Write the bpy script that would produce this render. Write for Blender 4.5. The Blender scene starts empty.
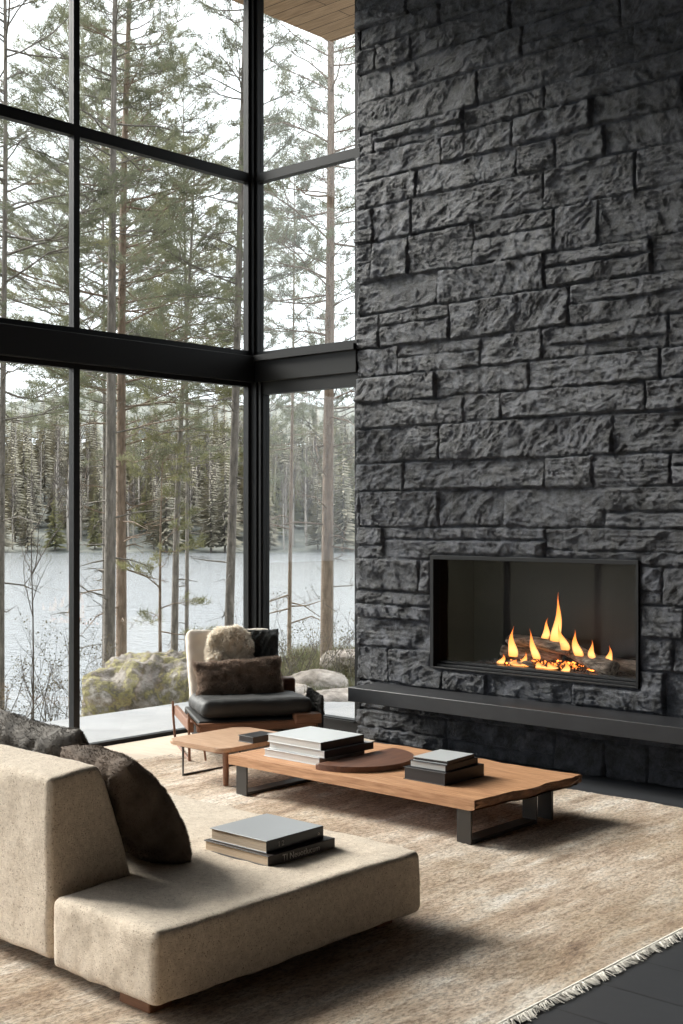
import bpy, bmesh, math, random
import numpy as np
from mathutils import Vector, Matrix

C = bpy.context.scene.collection
PI = math.pi
CS, SN = 0.7407, 0.6718          # the room is turned 42.2 degrees against the line of sight


def site(X, Y):                   # metres right of / ahead of the viewpoint -> room x, y
    return (X * CS - Y * SN, X * SN + Y * CS)


# ------------------------------------------------------------------ helpers
def link(o, parent=None):
    C.objects.link(o)
    if parent is not None:
        o.parent = parent
    return o


def mesh_np(name, V, F, mat=None, parent=None, smooth=False):
    """V (n,3) array, F (m,k) int array"""
    me = bpy.data.meshes.new(name)
    V = np.asarray(V, dtype=np.float32)
    F = np.asarray(F, dtype=np.int32)
    k = F.shape[1]
    me.vertices.add(len(V)); me.vertices.foreach_set('co', V.ravel())
    me.loops.add(F.size); me.loops.foreach_set('vertex_index', F.ravel())
    me.polygons.add(len(F))
    me.polygons.foreach_set('loop_start', np.arange(0, F.size, k, dtype=np.int32))
    me.polygons.foreach_set('loop_total', np.full(len(F), k, dtype=np.int32))
    if smooth:
        me.polygons.foreach_set('use_smooth', np.ones(len(F), dtype=bool))
    me.update(calc_edges=True); me.validate()
    if mat: me.materials.append(mat)
    o = bpy.data.objects.new(name, me)
    return link(o, parent)


def obj(name, bm, mat, parent=None, smooth=False, loc=None, rot=None):
    me = bpy.data.meshes.new(name)
    bm.normal_update()
    bm.to_mesh(me); bm.free()
    if smooth:
        for p in me.polygons: p.use_smooth = True
    for m in (mat if isinstance(mat, (list, tuple)) else [mat]):
        me.materials.append(m)
    o = bpy.data.objects.new(name, me)
    if loc: o.location = loc
    if rot: o.rotation_euler = rot
    return link(o, parent)


def tag(o, label=None, cat=None, group=None, kind=None):
    if label: o['label'] = label
    if cat: o['category'] = cat
    if group: o['group'] = group
    if kind: o['kind'] = kind
    return o


def thing(name, label, cat, loc=(0, 0, 0), rz=0, group=None):
    o = bpy.data.objects.new(name, None)
    o.location = loc; o.rotation_euler = (0, 0, rz); o.empty_display_size = .1
    link(o)
    return tag(o, label, cat, group)


def box(bm, x0, x1, y0, y1, z0, z1, bev=0.0, seg=2, mi=0):
    vs = [bm.verts.new(p) for p in ((x0, y0, z0), (x1, y0, z0), (x1, y1, z0), (x0, y1, z0),
                                    (x0, y0, z1), (x1, y0, z1), (x1, y1, z1), (x0, y1, z1))]
    fs = [bm.faces.new([vs[i] for i in f]) for f in
          ((3, 2, 1, 0), (4, 5, 6, 7), (0, 1, 5, 4), (1, 2, 6, 5), (2, 3, 7, 6), (3, 0, 4, 7))]
    for f in fs: f.material_index = mi
    if bev > 0:
        es = {e for f in fs for e in f.edges}
        bmesh.ops.bevel(bm, geom=list(es), offset=bev, segments=seg, profile=.5, affect='EDGES')
    return bm


def nb(): return bmesh.new()


def bx(*a, **k): return box(nb(), *a, **k)


def prism(bm, pts, z0, z1, bev=0, seg=2, bev_vertical=True):
    lo = [bm.verts.new((x, y, z0)) for x, y in pts]
    hi = [bm.verts.new((x, y, z1)) for x, y in pts]
    n = len(pts)
    fs = [bm.faces.new(list(reversed(lo))), bm.faces.new(hi)]
    for i in range(n):
        fs.append(bm.faces.new((lo[i], lo[(i + 1) % n], hi[(i + 1) % n], hi[i])))
    if bev:
        if bev_vertical: es = list({e for f in fs for e in f.edges})
        else: es = list({e for f in fs[:2] for e in f.edges})
        bmesh.ops.bevel(bm, geom=es, offset=bev, segments=seg, profile=.5, affect='EDGES')
    return bm


def tube(bm, pts, rad, n=8, cap=True):
    pts = [Vector(p) for p in pts]
    if not isinstance(rad, (list, tuple)): rad = [rad] * len(pts)
    rings = []
    ref = None
    for i, p in enumerate(pts):
        d = (pts[min(i + 1, len(pts) - 1)] - pts[max(i - 1, 0)]).normalized()
        if ref is None:
            ref = Vector((0, 0, 1)) if abs(d.z) < .9 else Vector((1, 0, 0))
        a = d.cross(ref).normalized(); b = a.cross(d).normalized(); ref = b
        rings.append([bm.verts.new(p + rad[i] * (a * math.cos(t) + b * math.sin(t)))
                      for t in [2 * PI * k / n for k in range(n)]])
    for r0, r1 in zip(rings, rings[1:]):
        for k in range(n):
            bm.faces.new((r0[k], r0[(k + 1) % n], r1[(k + 1) % n], r1[k]))
    if cap:
        bm.faces.new(list(reversed(rings[0]))); bm.faces.new(rings[-1])
    return bm


class Tubes:                       # many tubes straight into numpy arrays
    def __init__(s): s.V = []; s.F = []; s.n = 0

    def add(s, pts, rad, n=5):
        pts = np.asarray(pts, float); m = len(pts)
        rad = np.broadcast_to(np.asarray(rad, float), (m,))
        d = np.gradient(pts, axis=0); d /= np.linalg.norm(d, axis=1)[:, None] + 1e-9
        ref = np.array([0, 0, 1.]) if abs(d[0, 2]) < .9 else np.array([1., 0, 0])
        a = np.cross(d, ref); a /= np.linalg.norm(a, axis=1)[:, None] + 1e-9
        b = np.cross(a, d)
        t = np.arange(n) * 2 * PI / n
        R = pts[:, None, :] + rad[:, None, None] * (a[:, None, :] * np.cos(t)[None, :, None] + b[:, None, :] * np.sin(t)[None, :, None])
        s.V.append(R.reshape(-1, 3))
        i = np.arange(m - 1)[:, None] * n; k = np.arange(n)[None, :]; k2 = (k + 1) % n
        f = np.stack([i + k, i + k2, i + n + k2, i + n + k], -1).reshape(-1, 4) + s.n
        s.F.append(f); s.n += m * n

    def build(s, name, mat, parent=None):
        return mesh_np(name, np.concatenate(s.V), np.concatenate(s.F), mat, parent, smooth=True)


# numpy value/gradient noise -------------------------------------------------
_rs = np.random.RandomState(7)
_perm = _rs.permutation(4096)
_val = _rs.rand(4096) * 2 - 1


def vnoise(x, y, seed=0):
    xi = np.floor(x).astype(int); yi = np.floor(y).astype(int)
    fx = x - xi; fy = y - yi
    fx = fx * fx * fx * (fx * (fx * 6 - 15) + 10); fy = fy * fy * fy * (fy * (fy * 6 - 15) + 10)
    def h(a, b): return _val[_perm[(_perm[(a + seed * 131) & 4095] + b) & 4095]]
    return ((h(xi, yi) * (1 - fx) + h(xi + 1, yi) * fx) * (1 - fy) +
            (h(xi, yi + 1) * (1 - fx) + h(xi + 1, yi + 1) * fx) * fy)


def fbm(x, y, oct=4, seed=0, gain=.5, ridged=False):
    s = 0; a = 1; t = 0
    for o in range(oct):
        v = vnoise(x * 2 ** o + 17.3 * o, y * 2 ** o + 5.1 * o, seed + o)
        if ridged: v = 1 - 2 * np.abs(v)
        s = s + a * v; t += a; a *= gain
    return s / t


def sst(a, b, x):
    t = np.clip((x - a) / (b - a), 0, 1)
    return t * t * (3 - 2 * t)


# ------------------------------------------------------------------ materials
def mat(name, col, rough=.6, metal=0, spec=.5, ramp=None, nscale=6, ndetail=6, nrough=.6, stretch=(1, 1, 1),
        bump=0, bscale=60, bdist=.01, bstretch=None, coat=0, coords='Object', sheen=0, trans=0):
    m = bpy.data.materials.new(name); m.use_nodes = True
    N = m.node_tree.nodes; L = m.node_tree.links
    B = N['Principled BSDF']
    B.inputs['Base Color'].default_value = (*col, 1)
    B.inputs['Roughness'].default_value = rough
    B.inputs['Metallic'].default_value = metal
    B.inputs['Specular IOR Level'].default_value = spec
    B.inputs['Coat Weight'].default_value = coat
    if sheen:
        B.inputs['Sheen Weight'].default_value = sheen
        B.inputs['Sheen Roughness'].default_value = .5
    tc = N.new('ShaderNodeTexCoord')
    if ramp:
        mp = N.new('ShaderNodeMapping'); mp.inputs['Scale'].default_value = stretch
        L.new(tc.outputs[coords], mp.inputs[0])
        n = N.new('ShaderNodeTexNoise'); n.inputs['Scale'].default_value = nscale
        n.inputs['Detail'].default_value = ndetail; n.inputs['Roughness'].default_value = nrough
        L.new(mp.outputs[0], n.inputs['Vector'])
        r = N.new('ShaderNodeValToRGB')
        while len(r.color_ramp.elements) < len(ramp): r.color_ramp.elements.new(.5)
        for e, (p, c) in zip(r.color_ramp.elements, ramp):
            e.position = p; e.color = (*c, 1)
        L.new(n.outputs['Fac'], r.inputs[0]); L.new(r.outputs[0], B.inputs['Base Color'])
        m['rampout'] = r.name
    if bump:
        mp2 = N.new('ShaderNodeMapping'); mp2.inputs['Scale'].default_value = bstretch or (1, 1, 1)
        L.new(tc.outputs[coords], mp2.inputs[0])
        n2 = N.new('ShaderNodeTexNoise'); n2.inputs['Scale'].default_value = bscale
        n2.inputs['Detail'].default_value = 5; n2.inputs['Roughness'].default_value = .65
        L.new(mp2.outputs[0], n2.inputs['Vector'])
        bp = N.new('ShaderNodeBump'); bp.inputs['Strength'].default_value = bump
        bp.inputs['Distance'].default_value = bdist
        L.new(n2.outputs['Fac'], bp.inputs['Height']); L.new(bp.outputs[0], B.inputs['Normal'])
    return m


M = {}
M['black_steel'] = mat('black_steel', (.008, .008, .009), .5, spec=.3, bump=.05, bscale=30)
M['frame'] = mat('black_window_frame', (.007, .0072, .008), .5, spec=.3)
M['shelf'] = mat('blackened_steel', (.018, .019, .021), .42, spec=.5, ramp=[(.3, (.014, .014, .016)), (.7, (.026, .027, .030))], nscale=3, bump=.08, bscale=18)
M['steel'] = mat('grey_steel_leg', (.065, .060, .056), .45, metal=.6)
M['plaster'] = mat('plaster', (.085, .08, .076), .9, bump=.1, bscale=80)
M['firebox'] = mat('firebox_black', (.012, .011, .011), .55)
M['frame_trim'] = mat('fireplace_trim', (.03, .03, .032), .3, metal=.5)
M['concrete'] = mat('deck_stone', (.5, .5, .51), .7, ramp=[(.3, (.24, .245, .255)), (.7, (.32, .322, .33))], nscale=2.5, bump=.1, bscale=90)
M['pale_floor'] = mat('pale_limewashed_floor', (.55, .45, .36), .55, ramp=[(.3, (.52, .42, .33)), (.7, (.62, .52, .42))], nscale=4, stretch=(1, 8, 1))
M['oak'] = mat('oak', (.42, .24, .13), .5, ramp=[(.30, (.30, .14, .065)), (.5, (.45, .235, .12)), (.70, (.58, .335, .185))], nscale=5, stretch=(1.2, 14, 14), bump=.15, bscale=9, bstretch=(1, 16, 16))
M['oak_edge'] = mat('oak_rough_edge', (.25, .12, .06), .7, ramp=[(.3, (.10, .05, .028)), (.7, (.30, .15, .08))], nscale=14, bump=.6, bscale=22, bdist=.02)
M['pale_oak'] = mat('pale_oak', (.45, .29, .19), .5, ramp=[(.25, (.34, .20, .12)), (.6, (.47, .30, .19)), (.8, (.54, .37, .25))], nscale=5, stretch=(1.2, 12, 12), bump=.1, bscale=9, bstretch=(1, 16, 16))
M['walnut'] = mat('walnut', (.12, .05, .028), .45, ramp=[(.3, (.075, .03, .018)), (.7, (.17, .075, .042))], nscale=6, stretch=(8, 1, 8))
M['chair_wood'] = mat('chair_wood', (.20, .09, .045), .45, ramp=[(.3, (.14, .06, .03)), (.7, (.26, .12, .065))], nscale=6, stretch=(1, 8, 8))
M['leather'] = mat('black_leather', (.018, .017, .016), .58, bump=.25, bscale=60)
M['greige'] = mat('greige_wool', (.62, .54, .46), .95, bump=.4, bscale=120, sheen=.3)
M['darkwool'] = mat('dark_wool', (.030, .032, .030), .95, bump=.5, bscale=90, sheen=.2)
M['cream_fur'] = mat('cream_sheepskin', (.62, .53, .42), .9, ramp=[(.3, (.82, .74, .63)), (.7, (.93, .88, .80))], nscale=12)
M['brown_fur'] = mat('brown_fur', (.12, .085, .065), .9, ramp=[(.3, (.20, .145, .115)), (.7, (.44, .34, .27))], nscale=14)
M['brownfur2'] = mat('umber_fur', (.07, .05, .038), .9, ramp=[(.3, (.075, .055, .042)), (.7, (.19, .14, .105))], nscale=11)
M['grey_fur'] = mat('grey_fur', (.075, .068, .062), .9, ramp=[(.3, (.10, .092, .083)), (.75, (.26, .235, .21))], nscale=10)
M['dark_fur'] = mat('charcoal_fur', (.035, .034, .032), .9, ramp=[(.3, (.02, .02, .019)), (.7, (.06, .057, .052))], nscale=14)
M['paper'] = mat('page_edges', (.62, .50, .38), .85, ramp=[(.35, (.66, .50, .36)), (.65, (.86, .72, .56))], nscale=12, stretch=(.2, .2, 60))
M['paper_white'] = mat('white_page_edges', (.75, .74, .71), .85, ramp=[(.35, (.44, .43, .41)), (.65, (.66, .65, .63))], nscale=12, stretch=(.2, .2, 60))
M['cover_black'] = mat('black_cover', (.015, .015, .017), .4)
M['cover_grey'] = mat('slate_grey_cover', (.34, .355, .375), .38)
M['cover_white'] = mat('white_cover', (.48, .50, .51), .4)
M['cover_silver'] = mat('pale_silver_cover', (.42, .43, .44), .35)
M['cover_brown'] = mat('dark_brown_cover', (.035, .026, .022), .5)
M['ink'] = mat('title_ink', (.45, .42, .38), .5)
M['gravel'] = mat('grey_brown_gravel', (.10, .075, .06), .9, ramp=[(.3, (.05, .04, .033)), (.7, (.19, .14, .11))], nscale=25, coords='Object')
M['bark_log'] = mat('charred_log', (.10, .075, .06), .9, ramp=[(.35, (.06, .045, .036)), (.5, (.24, .19, .15)), (.7, (.52, .44, .37))], nscale=9, stretch=(1, 5, 5), bump=.8, bscale=14, bdist=.02)
M['bark'] = mat('pine_bark', (.16, .125, .10), .95, ramp=[(.3, (.085, .078, .070)), (.55, (.18, .16, .142)), (.75, (.29, .265, .24))], nscale=9, stretch=(3, 3, .6), bump=.8, bscale=14, bdist=.03)
M['bark_red'] = mat('pine_bark_reddish', (.25, .155, .10), .95, ramp=[(.3, (.12, .09, .07)), (.55, (.23, .17, .13)), (.75, (.34, .27, .22))], nscale=9, stretch=(3, 3, .6), bump=.8, bscale=14, bdist=.03)
M['twig'] = mat('grey_twig', (.10, .085, .075), .95)
M['needle'] = mat('pine_needles', (.06, .075, .03), .8, spec=.2, ramp=[(.3, (.13, .145, .11)), (.55, (.21, .22, .145)), (.8, (.32, .31, .17))], nscale=1.6)
M['needle2'] = mat('pine_needles_olive', (.10, .11, .04), .8, spec=.2, ramp=[(.3, (.14, .15, .09)), (.6, (.25, .24, .12)), (.8, (.36, .33, .17))], nscale=1.6)
M['leaf'] = mat('dry_leaves', (.12, .10, .06), .9, ramp=[(.3, (.07, .07, .04)), (.7, (.20, .15, .08))], nscale=4)
M['heather'] = mat('grass_and_heather', (.16, .17, .08), .95, ramp=[(.3, (.09, .10, .05)), (.5, (.20, .20, .10)), (.75, (.32, .27, .18))], nscale=2.2)
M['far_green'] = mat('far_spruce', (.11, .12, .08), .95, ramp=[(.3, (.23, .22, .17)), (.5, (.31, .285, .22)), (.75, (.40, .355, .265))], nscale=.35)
M['far_trunk'] = mat('far_birch_trunk', (.34, .31, .28), .9)
M['soil'] = mat('forest_floor', (.13, .11, .07), .95, ramp=[(.3, (.08, .07, .05)), (.5, (.15, .14, .08)), (.7, (.26, .22, .15))], nscale=.9, ndetail=10, bump=.6, bscale=8, bdist=.06)
M['hill'] = mat('far_hill', (.19, .20, .18), .95, ramp=[(.4, (.11, .12, .11)), (.6, (.22, .225, .20))], nscale=.5, ndetail=10)
M['rockpale'] = mat('pale_boulder', (.36, .32, .29), .9, ramp=[(.38, (.13, .11, .09)), (.5, (.30, .26, .23)), (.62, (.48, .43, .39))], nscale=3.5, ndetail=10, bump=.5, bscale=9, bdist=.05)
M['moss_rock'] = mat('mossy_boulder', (.2, .19, .1), .95, ramp=[(.34, (.09, .075, .065)), (.42, (.30, .27, .245)), (.49, (.14, .12, .09)), (.53, (.30, .27, .12)), (.57, (.20, .175, .13)), (.66, (.46, .43, .40))], nscale=2.6, ndetail=10, nrough=.7, bump=.9, bscale=12, bdist=.05)


def fabric_mat(name, c0, c1, dark):
    m = mat(name, c0, .95, sheen=.25, ramp=[(.38, tuple(c * .87 for c in c0)), (.62, c1)], nscale=38, ndetail=8, nrough=.8)
    N = m.node_tree.nodes; L = m.node_tree.links; B = N['Principled BSDF']
    tc = N['Texture Coordinate'] if 'Texture Coordinate' in N else N.new('ShaderNodeTexCoord')
    mix = N.new('ShaderNodeMix'); mix.data_type = 'RGBA'
    n = N.new('ShaderNodeTexNoise'); n.inputs['Scale'].default_value = 160; n.inputs['Detail'].default_value = 2
    L.new(tc.outputs['Object'], n.inputs['Vector'])
    r = N.new('ShaderNodeValToRGB'); r.color_ramp.elements[0].position = .60; r.color_ramp.elements[1].position = .68
    L.new(n.outputs['Fac'], r.inputs[0]); L.new(r.outputs[0], mix.inputs['Factor'])
    rp = [x for x in N if x.type == 'VALTORGB'][0]
    L.new(rp.outputs[0], mix.inputs['A']); mix.inputs['B'].default_value = (*dark, 1)
    L.new(mix.outputs['Result'], B.inputs['Base Color'])
    # weave bump: two crossed stretched noises
    hs = []
    for st in ((40, 40, 420), (420, 420, 40)):
        mp = N.new('ShaderNodeMapping'); mp.inputs['Scale'].default_value = st
        L.new(tc.outputs['Object'], mp.inputs[0])
        q = N.new('ShaderNodeTexNoise'); q.inputs['Scale'].default_value = 1; q.inputs['Detail'].default_value = 2
        L.new(mp.outputs[0], q.inputs['Vector']); hs.append(q)
    ad = N.new('ShaderNodeMath'); ad.operation = 'ADD'
    L.new(hs[0].outputs['Fac'], ad.inputs[0]); L.new(hs[1].outputs['Fac'], ad.inputs[1])
    bp = N.new('ShaderNodeBump'); bp.inputs['Strength'].default_value = .7; bp.inputs['Distance'].default_value = .004
    L.new(ad.outputs[0], bp.inputs['Height']); L.new(bp.outputs[0], B.inputs['Normal'])
    return m


M['linen'] = fabric_mat('oatmeal_linen', (.66, .54, .415), (.77, .66, .53), (.34, .24, .165))


def translucent(m, f=.5):
    N = m.node_tree.nodes; L = m.node_tree.links; B = N['Principled BSDF']
    t = N.new('ShaderNodeBsdfTranslucent'); mx = N.new('ShaderNodeMixShader'); mx.inputs[0].default_value = f
    L.new(B.inputs['Base Color'].links[0].from_socket, t.inputs[0])
    L.new(B.outputs[0], mx.inputs[1]); L.new(t.outputs[0], mx.inputs[2])
    L.new(mx.outputs[0], N['Material Output'].inputs[0])


for q in ('cream_fur', 'brown_fur', 'needle', 'needle2'): translucent(M[q], .4)


def glass_mat(name, tint=(.93, .95, .95), base=.03, rough=0.0):
    m = bpy.data.materials.new(name); m.use_nodes = True
    N = m.node_tree.nodes; L = m.node_tree.links; N.clear()
    out = N.new('ShaderNodeOutputMaterial')
    t = N.new('ShaderNodeBsdfTransparent'); t.inputs[0].default_value = (*tint, 1)
    g = N.new('ShaderNodeBsdfGlossy'); g.inputs['Roughness'].default_value = rough
    lw = N.new('ShaderNodeLayerWeight'); lw.inputs['Blend'].default_value = .5
    p = N.new('ShaderNodeMath'); p.operation = 'POWER'; p.inputs[1].default_value = 5
    L.new(lw.outputs['Facing'], p.inputs[0])
    ma = N.new('ShaderNodeMath'); ma.operation = 'MULTIPLY_ADD'
    ma.inputs[1].default_value = 1 - base; ma.inputs[2].default_value = base
    L.new(p.outputs[0], ma.inputs[0])
    mx = N.new('ShaderNodeMixShader')
    L.new(ma.outputs[0], mx.inputs[0]); L.new(t.outputs[0], mx.inputs[1]); L.new(g.outputs[0], mx.inputs[2])
    L.new(mx.outputs[0], out.inputs[0])
    return m


M['glass'] = glass_mat('window_glass')
M['fire_glass'] = glass_mat('fireplace_glass', (.95, .95, .95), .012)


def stone_mat():
    m = mat('split_basalt', (.04, .04, .043), .62, spec=.5)
    N = m.node_tree.nodes; L = m.node_tree.links; B = N['Principled BSDF']
    tc = N.new('ShaderNodeTexCoord')
    n1 = N.new('ShaderNodeTexNoise'); n1.inputs['Scale'].default_value = 9; n1.inputs['Detail'].default_value = 12; n1.inputs['Roughness'].default_value = .72
    L.new(tc.outputs['Object'], n1.inputs['Vector'])
    r = N.new('ShaderNodeValToRGB')
    r.color_ramp.elements[0].position = .41; r.color_ramp.elements[0].color = (.012, .0128, .0162, 1)
    r.color_ramp.elements[1].position = .61; r.color_ramp.elements[1].color = (.080, .0865, .108, 1)
    L.new(n1.outputs['Fac'], r.inputs[0])
    a = N.new('ShaderNodeAttribute'); a.attribute_name = 'tone'
    mx = N.new('ShaderNodeMix'); mx.data_type = 'RGBA'; mx.blend_type = 'MULTIPLY'; mx.inputs['Factor'].default_value = 1
    L.new(r.outputs[0], mx.inputs['A']); L.new(a.outputs['Color'], mx.inputs['B'])
    L.new(mx.outputs['Result'], B.inputs['Base Color'])
    n2 = N.new('ShaderNodeTexNoise'); n2.inputs['Scale'].default_value = 24; n2.inputs['Detail'].default_value = 12; n2.inputs['Roughness'].default_value = .82
    L.new(tc.outputs['Object'], n2.inputs['Vector'])
    bp = N.new('ShaderNodeBump'); bp.inputs['Strength'].default_value = 1; bp.inputs['Distance'].default_value = .035
    L.new(n2.outputs['Fac'], bp.inputs['Height']); L.new(bp.outputs[0], B.inputs['Normal'])
    B.inputs['Roughness'].default_value = .52
    return m


M['stone'] = stone_mat()


def tile_floor_mat():
    m = mat('dark_slate_floor', (.02, .021, .023), .42)
    N = m.node_tree.nodes; L = m.node_tree.links; B = N['Principled BSDF']
    tc = N.new('ShaderNodeTexCoord')
    br = N.new('ShaderNodeTexBrick'); br.offset = .5
    br.inputs['Scale'].default_value = 1; br.inputs['Brick Width'].default_value = 1.2; br.inputs['Row Height'].default_value = .3
    br.inputs['Mortar Size'].default_value = .003
    br.inputs['Color1'].default_value = (.034, .036, .040, 1); br.inputs['Color2'].default_value = (.046, .048, .053, 1)
    br.inputs['Mortar'].default_value = (.008, .008, .009, 1)
    L.new(tc.outputs['Object'], br.inputs['Vector'])
    n = N.new('ShaderNodeTexNoise'); n.inputs['Scale'].default_value = 5; n.inputs['Detail'].default_value = 10
    L.new(tc.outputs['Object'], n.inputs['Vector'])
    mx = N.new('ShaderNodeMix'); mx.data_type = 'RGBA'; mx.blend_type = 'OVERLAY'; mx.inputs['Factor'].default_value = .6
    L.new(br.outputs['Color'], mx.inputs['A']); L.new(n.outputs['Color'], mx.inputs['B'])
    L.new(br.outputs['Color'], B.inputs['Base Color'])
    bp = N.new('ShaderNodeBump'); bp.inputs['Strength'].default_value = .15; bp.inputs['Distance'].default_value = .01
    L.new(n.outputs['Fac'], bp.inputs['Height']); L.new(bp.outputs[0], B.inputs['Normal'])
    return m


M['slate'] = tile_floor_mat()


def plank_mat():
    m = mat('cedar_planks', (.35, .22, .14), .6)
    N = m.node_tree.nodes; L = m.node_tree.links; B = N['Principled BSDF']
    tc = N.new('ShaderNodeTexCoord')
    br = N.new('ShaderNodeTexBrick'); br.offset = .37
    br.inputs['Scale'].default_value = 1; br.inputs['Brick Width'].default_value = 3.2; br.inputs['Row Height'].default_value = .16
    br.inputs['Mortar Size'].default_value = .005
    br.inputs['Color1'].default_value = (.60, .41, .29, 1); br.inputs['Color2'].default_value = (.50, .33, .23, 1)
    br.inputs['Mortar'].default_value = (.07, .04, .025, 1)
    L.new(tc.outputs['Object'], br.inputs['Vector'])
    mp = N.new('ShaderNodeMapping'); mp.inputs['Scale'].default_value = (1, 14, 1); L.new(tc.outputs['Object'], mp.inputs[0])
    n = N.new('ShaderNodeTexNoise'); n.inputs['Scale'].default_value = 4; n.inputs['Detail'].default_value = 8
    L.new(mp.outputs[0], n.inputs['Vector'])
    r = N.new('ShaderNodeValToRGB'); r.color_ramp.elements[0].position = .3; r.color_ramp.elements[0].color = (.62, .6, .58, 1)
    r.color_ramp.elements[1].position = .7; r.color_ramp.elements[1].color = (1.1, 1.1, 1.1, 1)
    L.new(n.outputs['Fac'], r.inputs[0])
    mx = N.new('ShaderNodeMix'); mx.data_type = 'RGBA'; mx.blend_type = 'MULTIPLY'; mx.inputs['Factor'].default_value = 1
    L.new(br.outputs['Color'], mx.inputs['A']); L.new(r.outputs[0], mx.inputs['B'])
    L.new(mx.outputs['Result'], B.inputs['Base Color'])
    return m


M['planks'] = plank_mat()
M['dark_planks'] = mat('dark_stained_ceiling', (.035, .025, .02), .7, bump=.2, bscale=8, bstretch=(1, 12, 1))


def rug_mat():
    m = mat('jute_rug', (.5, .38, .27), .97, sheen=.2)
    N = m.node_tree.nodes; L = m.node_tree.links; B = N['Principled BSDF']
    tc = N.new('ShaderNodeTexCoord')
    def noise(sc, st, d=8, ro=.65):
        mp = N.new('ShaderNodeMapping'); mp.inputs['Scale'].default_value = st; L.new(tc.outputs['Object'], mp.inputs[0])
        n = N.new('ShaderNodeTexNoise'); n.inputs['Scale'].default_value = sc; n.inputs['Detail'].default_value = d; n.inputs['Roughness'].default_value = ro
        L.new(mp.outputs[0], n.inputs['Vector']); return n
    def ramp(n, els):
        r = N.new('ShaderNodeValToRGB')
        while len(r.color_ramp.elements) < len(els): r.color_ramp.elements.new(.5)
        for e, (p, c) in zip(r.color_ramp.elements, els): e.position = p; e.color = (*c, 1)
        L.new(n.outputs['Fac'], r.inputs[0]); return r
    streak = ramp(noise(1, (7, 1.5, 1), 12, .75), [(.32, (.27, .18, .12)), (.42, (.52, .39, .28)), (.52, (.68, .56, .44)), (.62, (.84, .77, .68))])
    patch = ramp(noise(1.3, (1, .8, 1), 6), [(.38, (.78, .72, .64)), (.60, (1.12, 1.15, 1.2))])
    fine = ramp(noise(1, (85, 38, 60), 6, .75), [(.41, (.42, .36, .31)), (.5, (.95, .94, .92)), (.60, (1.22, 1.22, 1.22))])
    m1 = N.new('ShaderNodeMix'); m1.data_type = 'RGBA'; m1.blend_type = 'MULTIPLY'; m1.inputs['Factor'].default_value = 1
    L.new(streak.outputs[0], m1.inputs['A']); L.new(patch.outputs[0], m1.inputs['B'])
    m2 = N.new('ShaderNodeMix'); m2.data_type = 'RGBA'; m2.blend_type = 'MULTIPLY'; m2.inputs['Factor'].default_value = .8
    L.new(m1.outputs['Result'], m2.inputs['A']); L.new(fine.outputs[0], m2.inputs['B'])
    L.new(m2.outputs['Result'], B.inputs['Base Color'])
    bn = noise(1, (95, 45, 60), 8, .75)
    bp = N.new('ShaderNodeBump'); bp.inputs['Strength'].default_value = 1; bp.inputs['Distance'].default_value = .018
    L.new(bn.outputs['Fac'], bp.inputs['Height']); L.new(bp.outputs[0], B.inputs['Normal'])
    return m


M['rug'] = rug_mat()
M['fringe'] = mat('fringe_yarn', (.78, .74, .67), .95)


def water_mat():
    m = mat('lake_water', (.20, .212, .225), .16, spec=.7)
    N = m.node_tree.nodes; L = m.node_tree.links; B = N['Principled BSDF']
    tc = N.new('ShaderNodeTexCoord')
    mp = N.new('ShaderNodeMapping'); mp.inputs['Rotation'].default_value = (0, 0, -.737); mp.inputs['Scale'].default_value = (.8, 2.2, 1)
    L.new(tc.outputs['Object'], mp.inputs[0])
    n = N.new('ShaderNodeTexNoise'); n.inputs['Scale'].default_value = 2.2; n.inputs['Detail'].default_value = 6
    L.new(mp.outputs[0], n.inputs['Vector'])
    bp = N.new('ShaderNodeBump'); bp.inputs['Strength'].default_value = 1; bp.inputs['Distance'].default_value = .09
    L.new(n.outputs['Fac'], bp.inputs['Height']); L.new(bp.outputs[0], B.inputs['Normal'])
    B.inputs['IOR'].default_value = 1.33
    return m


M['water'] = water_mat()


def flame_mat():
    m = bpy.data.materials.new('flame'); m.use_nodes = True
    N = m.node_tree.nodes; L = m.node_tree.links; N.clear()
    out = N.new('ShaderNodeOutputMaterial')
    tc = N.new('ShaderNodeTexCoord'); sp = N.new('ShaderNodeSeparateXYZ'); L.new(tc.outputs['Generated'], sp.inputs[0])
    r = N.new('ShaderNodeValToRGB')
    while len(r.color_ramp.elements) < 4: r.color_ramp.elements.new(.5)
    for e, (p, c) in zip(r.color_ramp.elements, [(0, (1, .34, .07)), (.22, (1, .50, .16)), (.6, (1, .30, .055)), (1, (.7, .10, .015))]):
        e.position = p; e.color = (*c, 1)
    L.new(sp.outputs['Z'], r.inputs[0])
    em = N.new('ShaderNodeEmission'); em.inputs['Strength'].default_value = 2.6; L.new(r.outputs[0], em.inputs[0])
    t = N.new('ShaderNodeBsdfTransparent')
    lw = N.new('ShaderNodeLayerWeight'); lw.inputs['Blend'].default_value = .5
    rr = N.new('ShaderNodeMapRange'); rr.inputs['From Min'].default_value = .02; rr.inputs['From Max'].default_value = .75
    rr.inputs['To Min'].default_value = .85; rr.inputs['To Max'].default_value = 0
    L.new(lw.outputs['Facing'], rr.inputs['Value'])
    ml = N.new('ShaderNodeMath'); ml.operation = 'MULTIPLY'
    fz = N.new('ShaderNodeMapRange'); fz.inputs['From Min'].default_value = .7; fz.inputs['From Max'].default_value = 1
    fz.inputs['To Min'].default_value = 1; fz.inputs['To Max'].default_value = .5; L.new(sp.outputs['Z'], fz.inputs['Value'])
    L.new(rr.outputs[0], ml.inputs[0]); L.new(fz.outputs[0], ml.inputs[1])
    mx = N.new('ShaderNodeMixShader'); L.new(ml.outputs[0], mx.inputs[0]); L.new(t.outputs[0], mx.inputs[1]); L.new(em.outputs[0], mx.inputs[2])
    L.new(mx.outputs[0], out.inputs[0])
    return m


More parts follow.
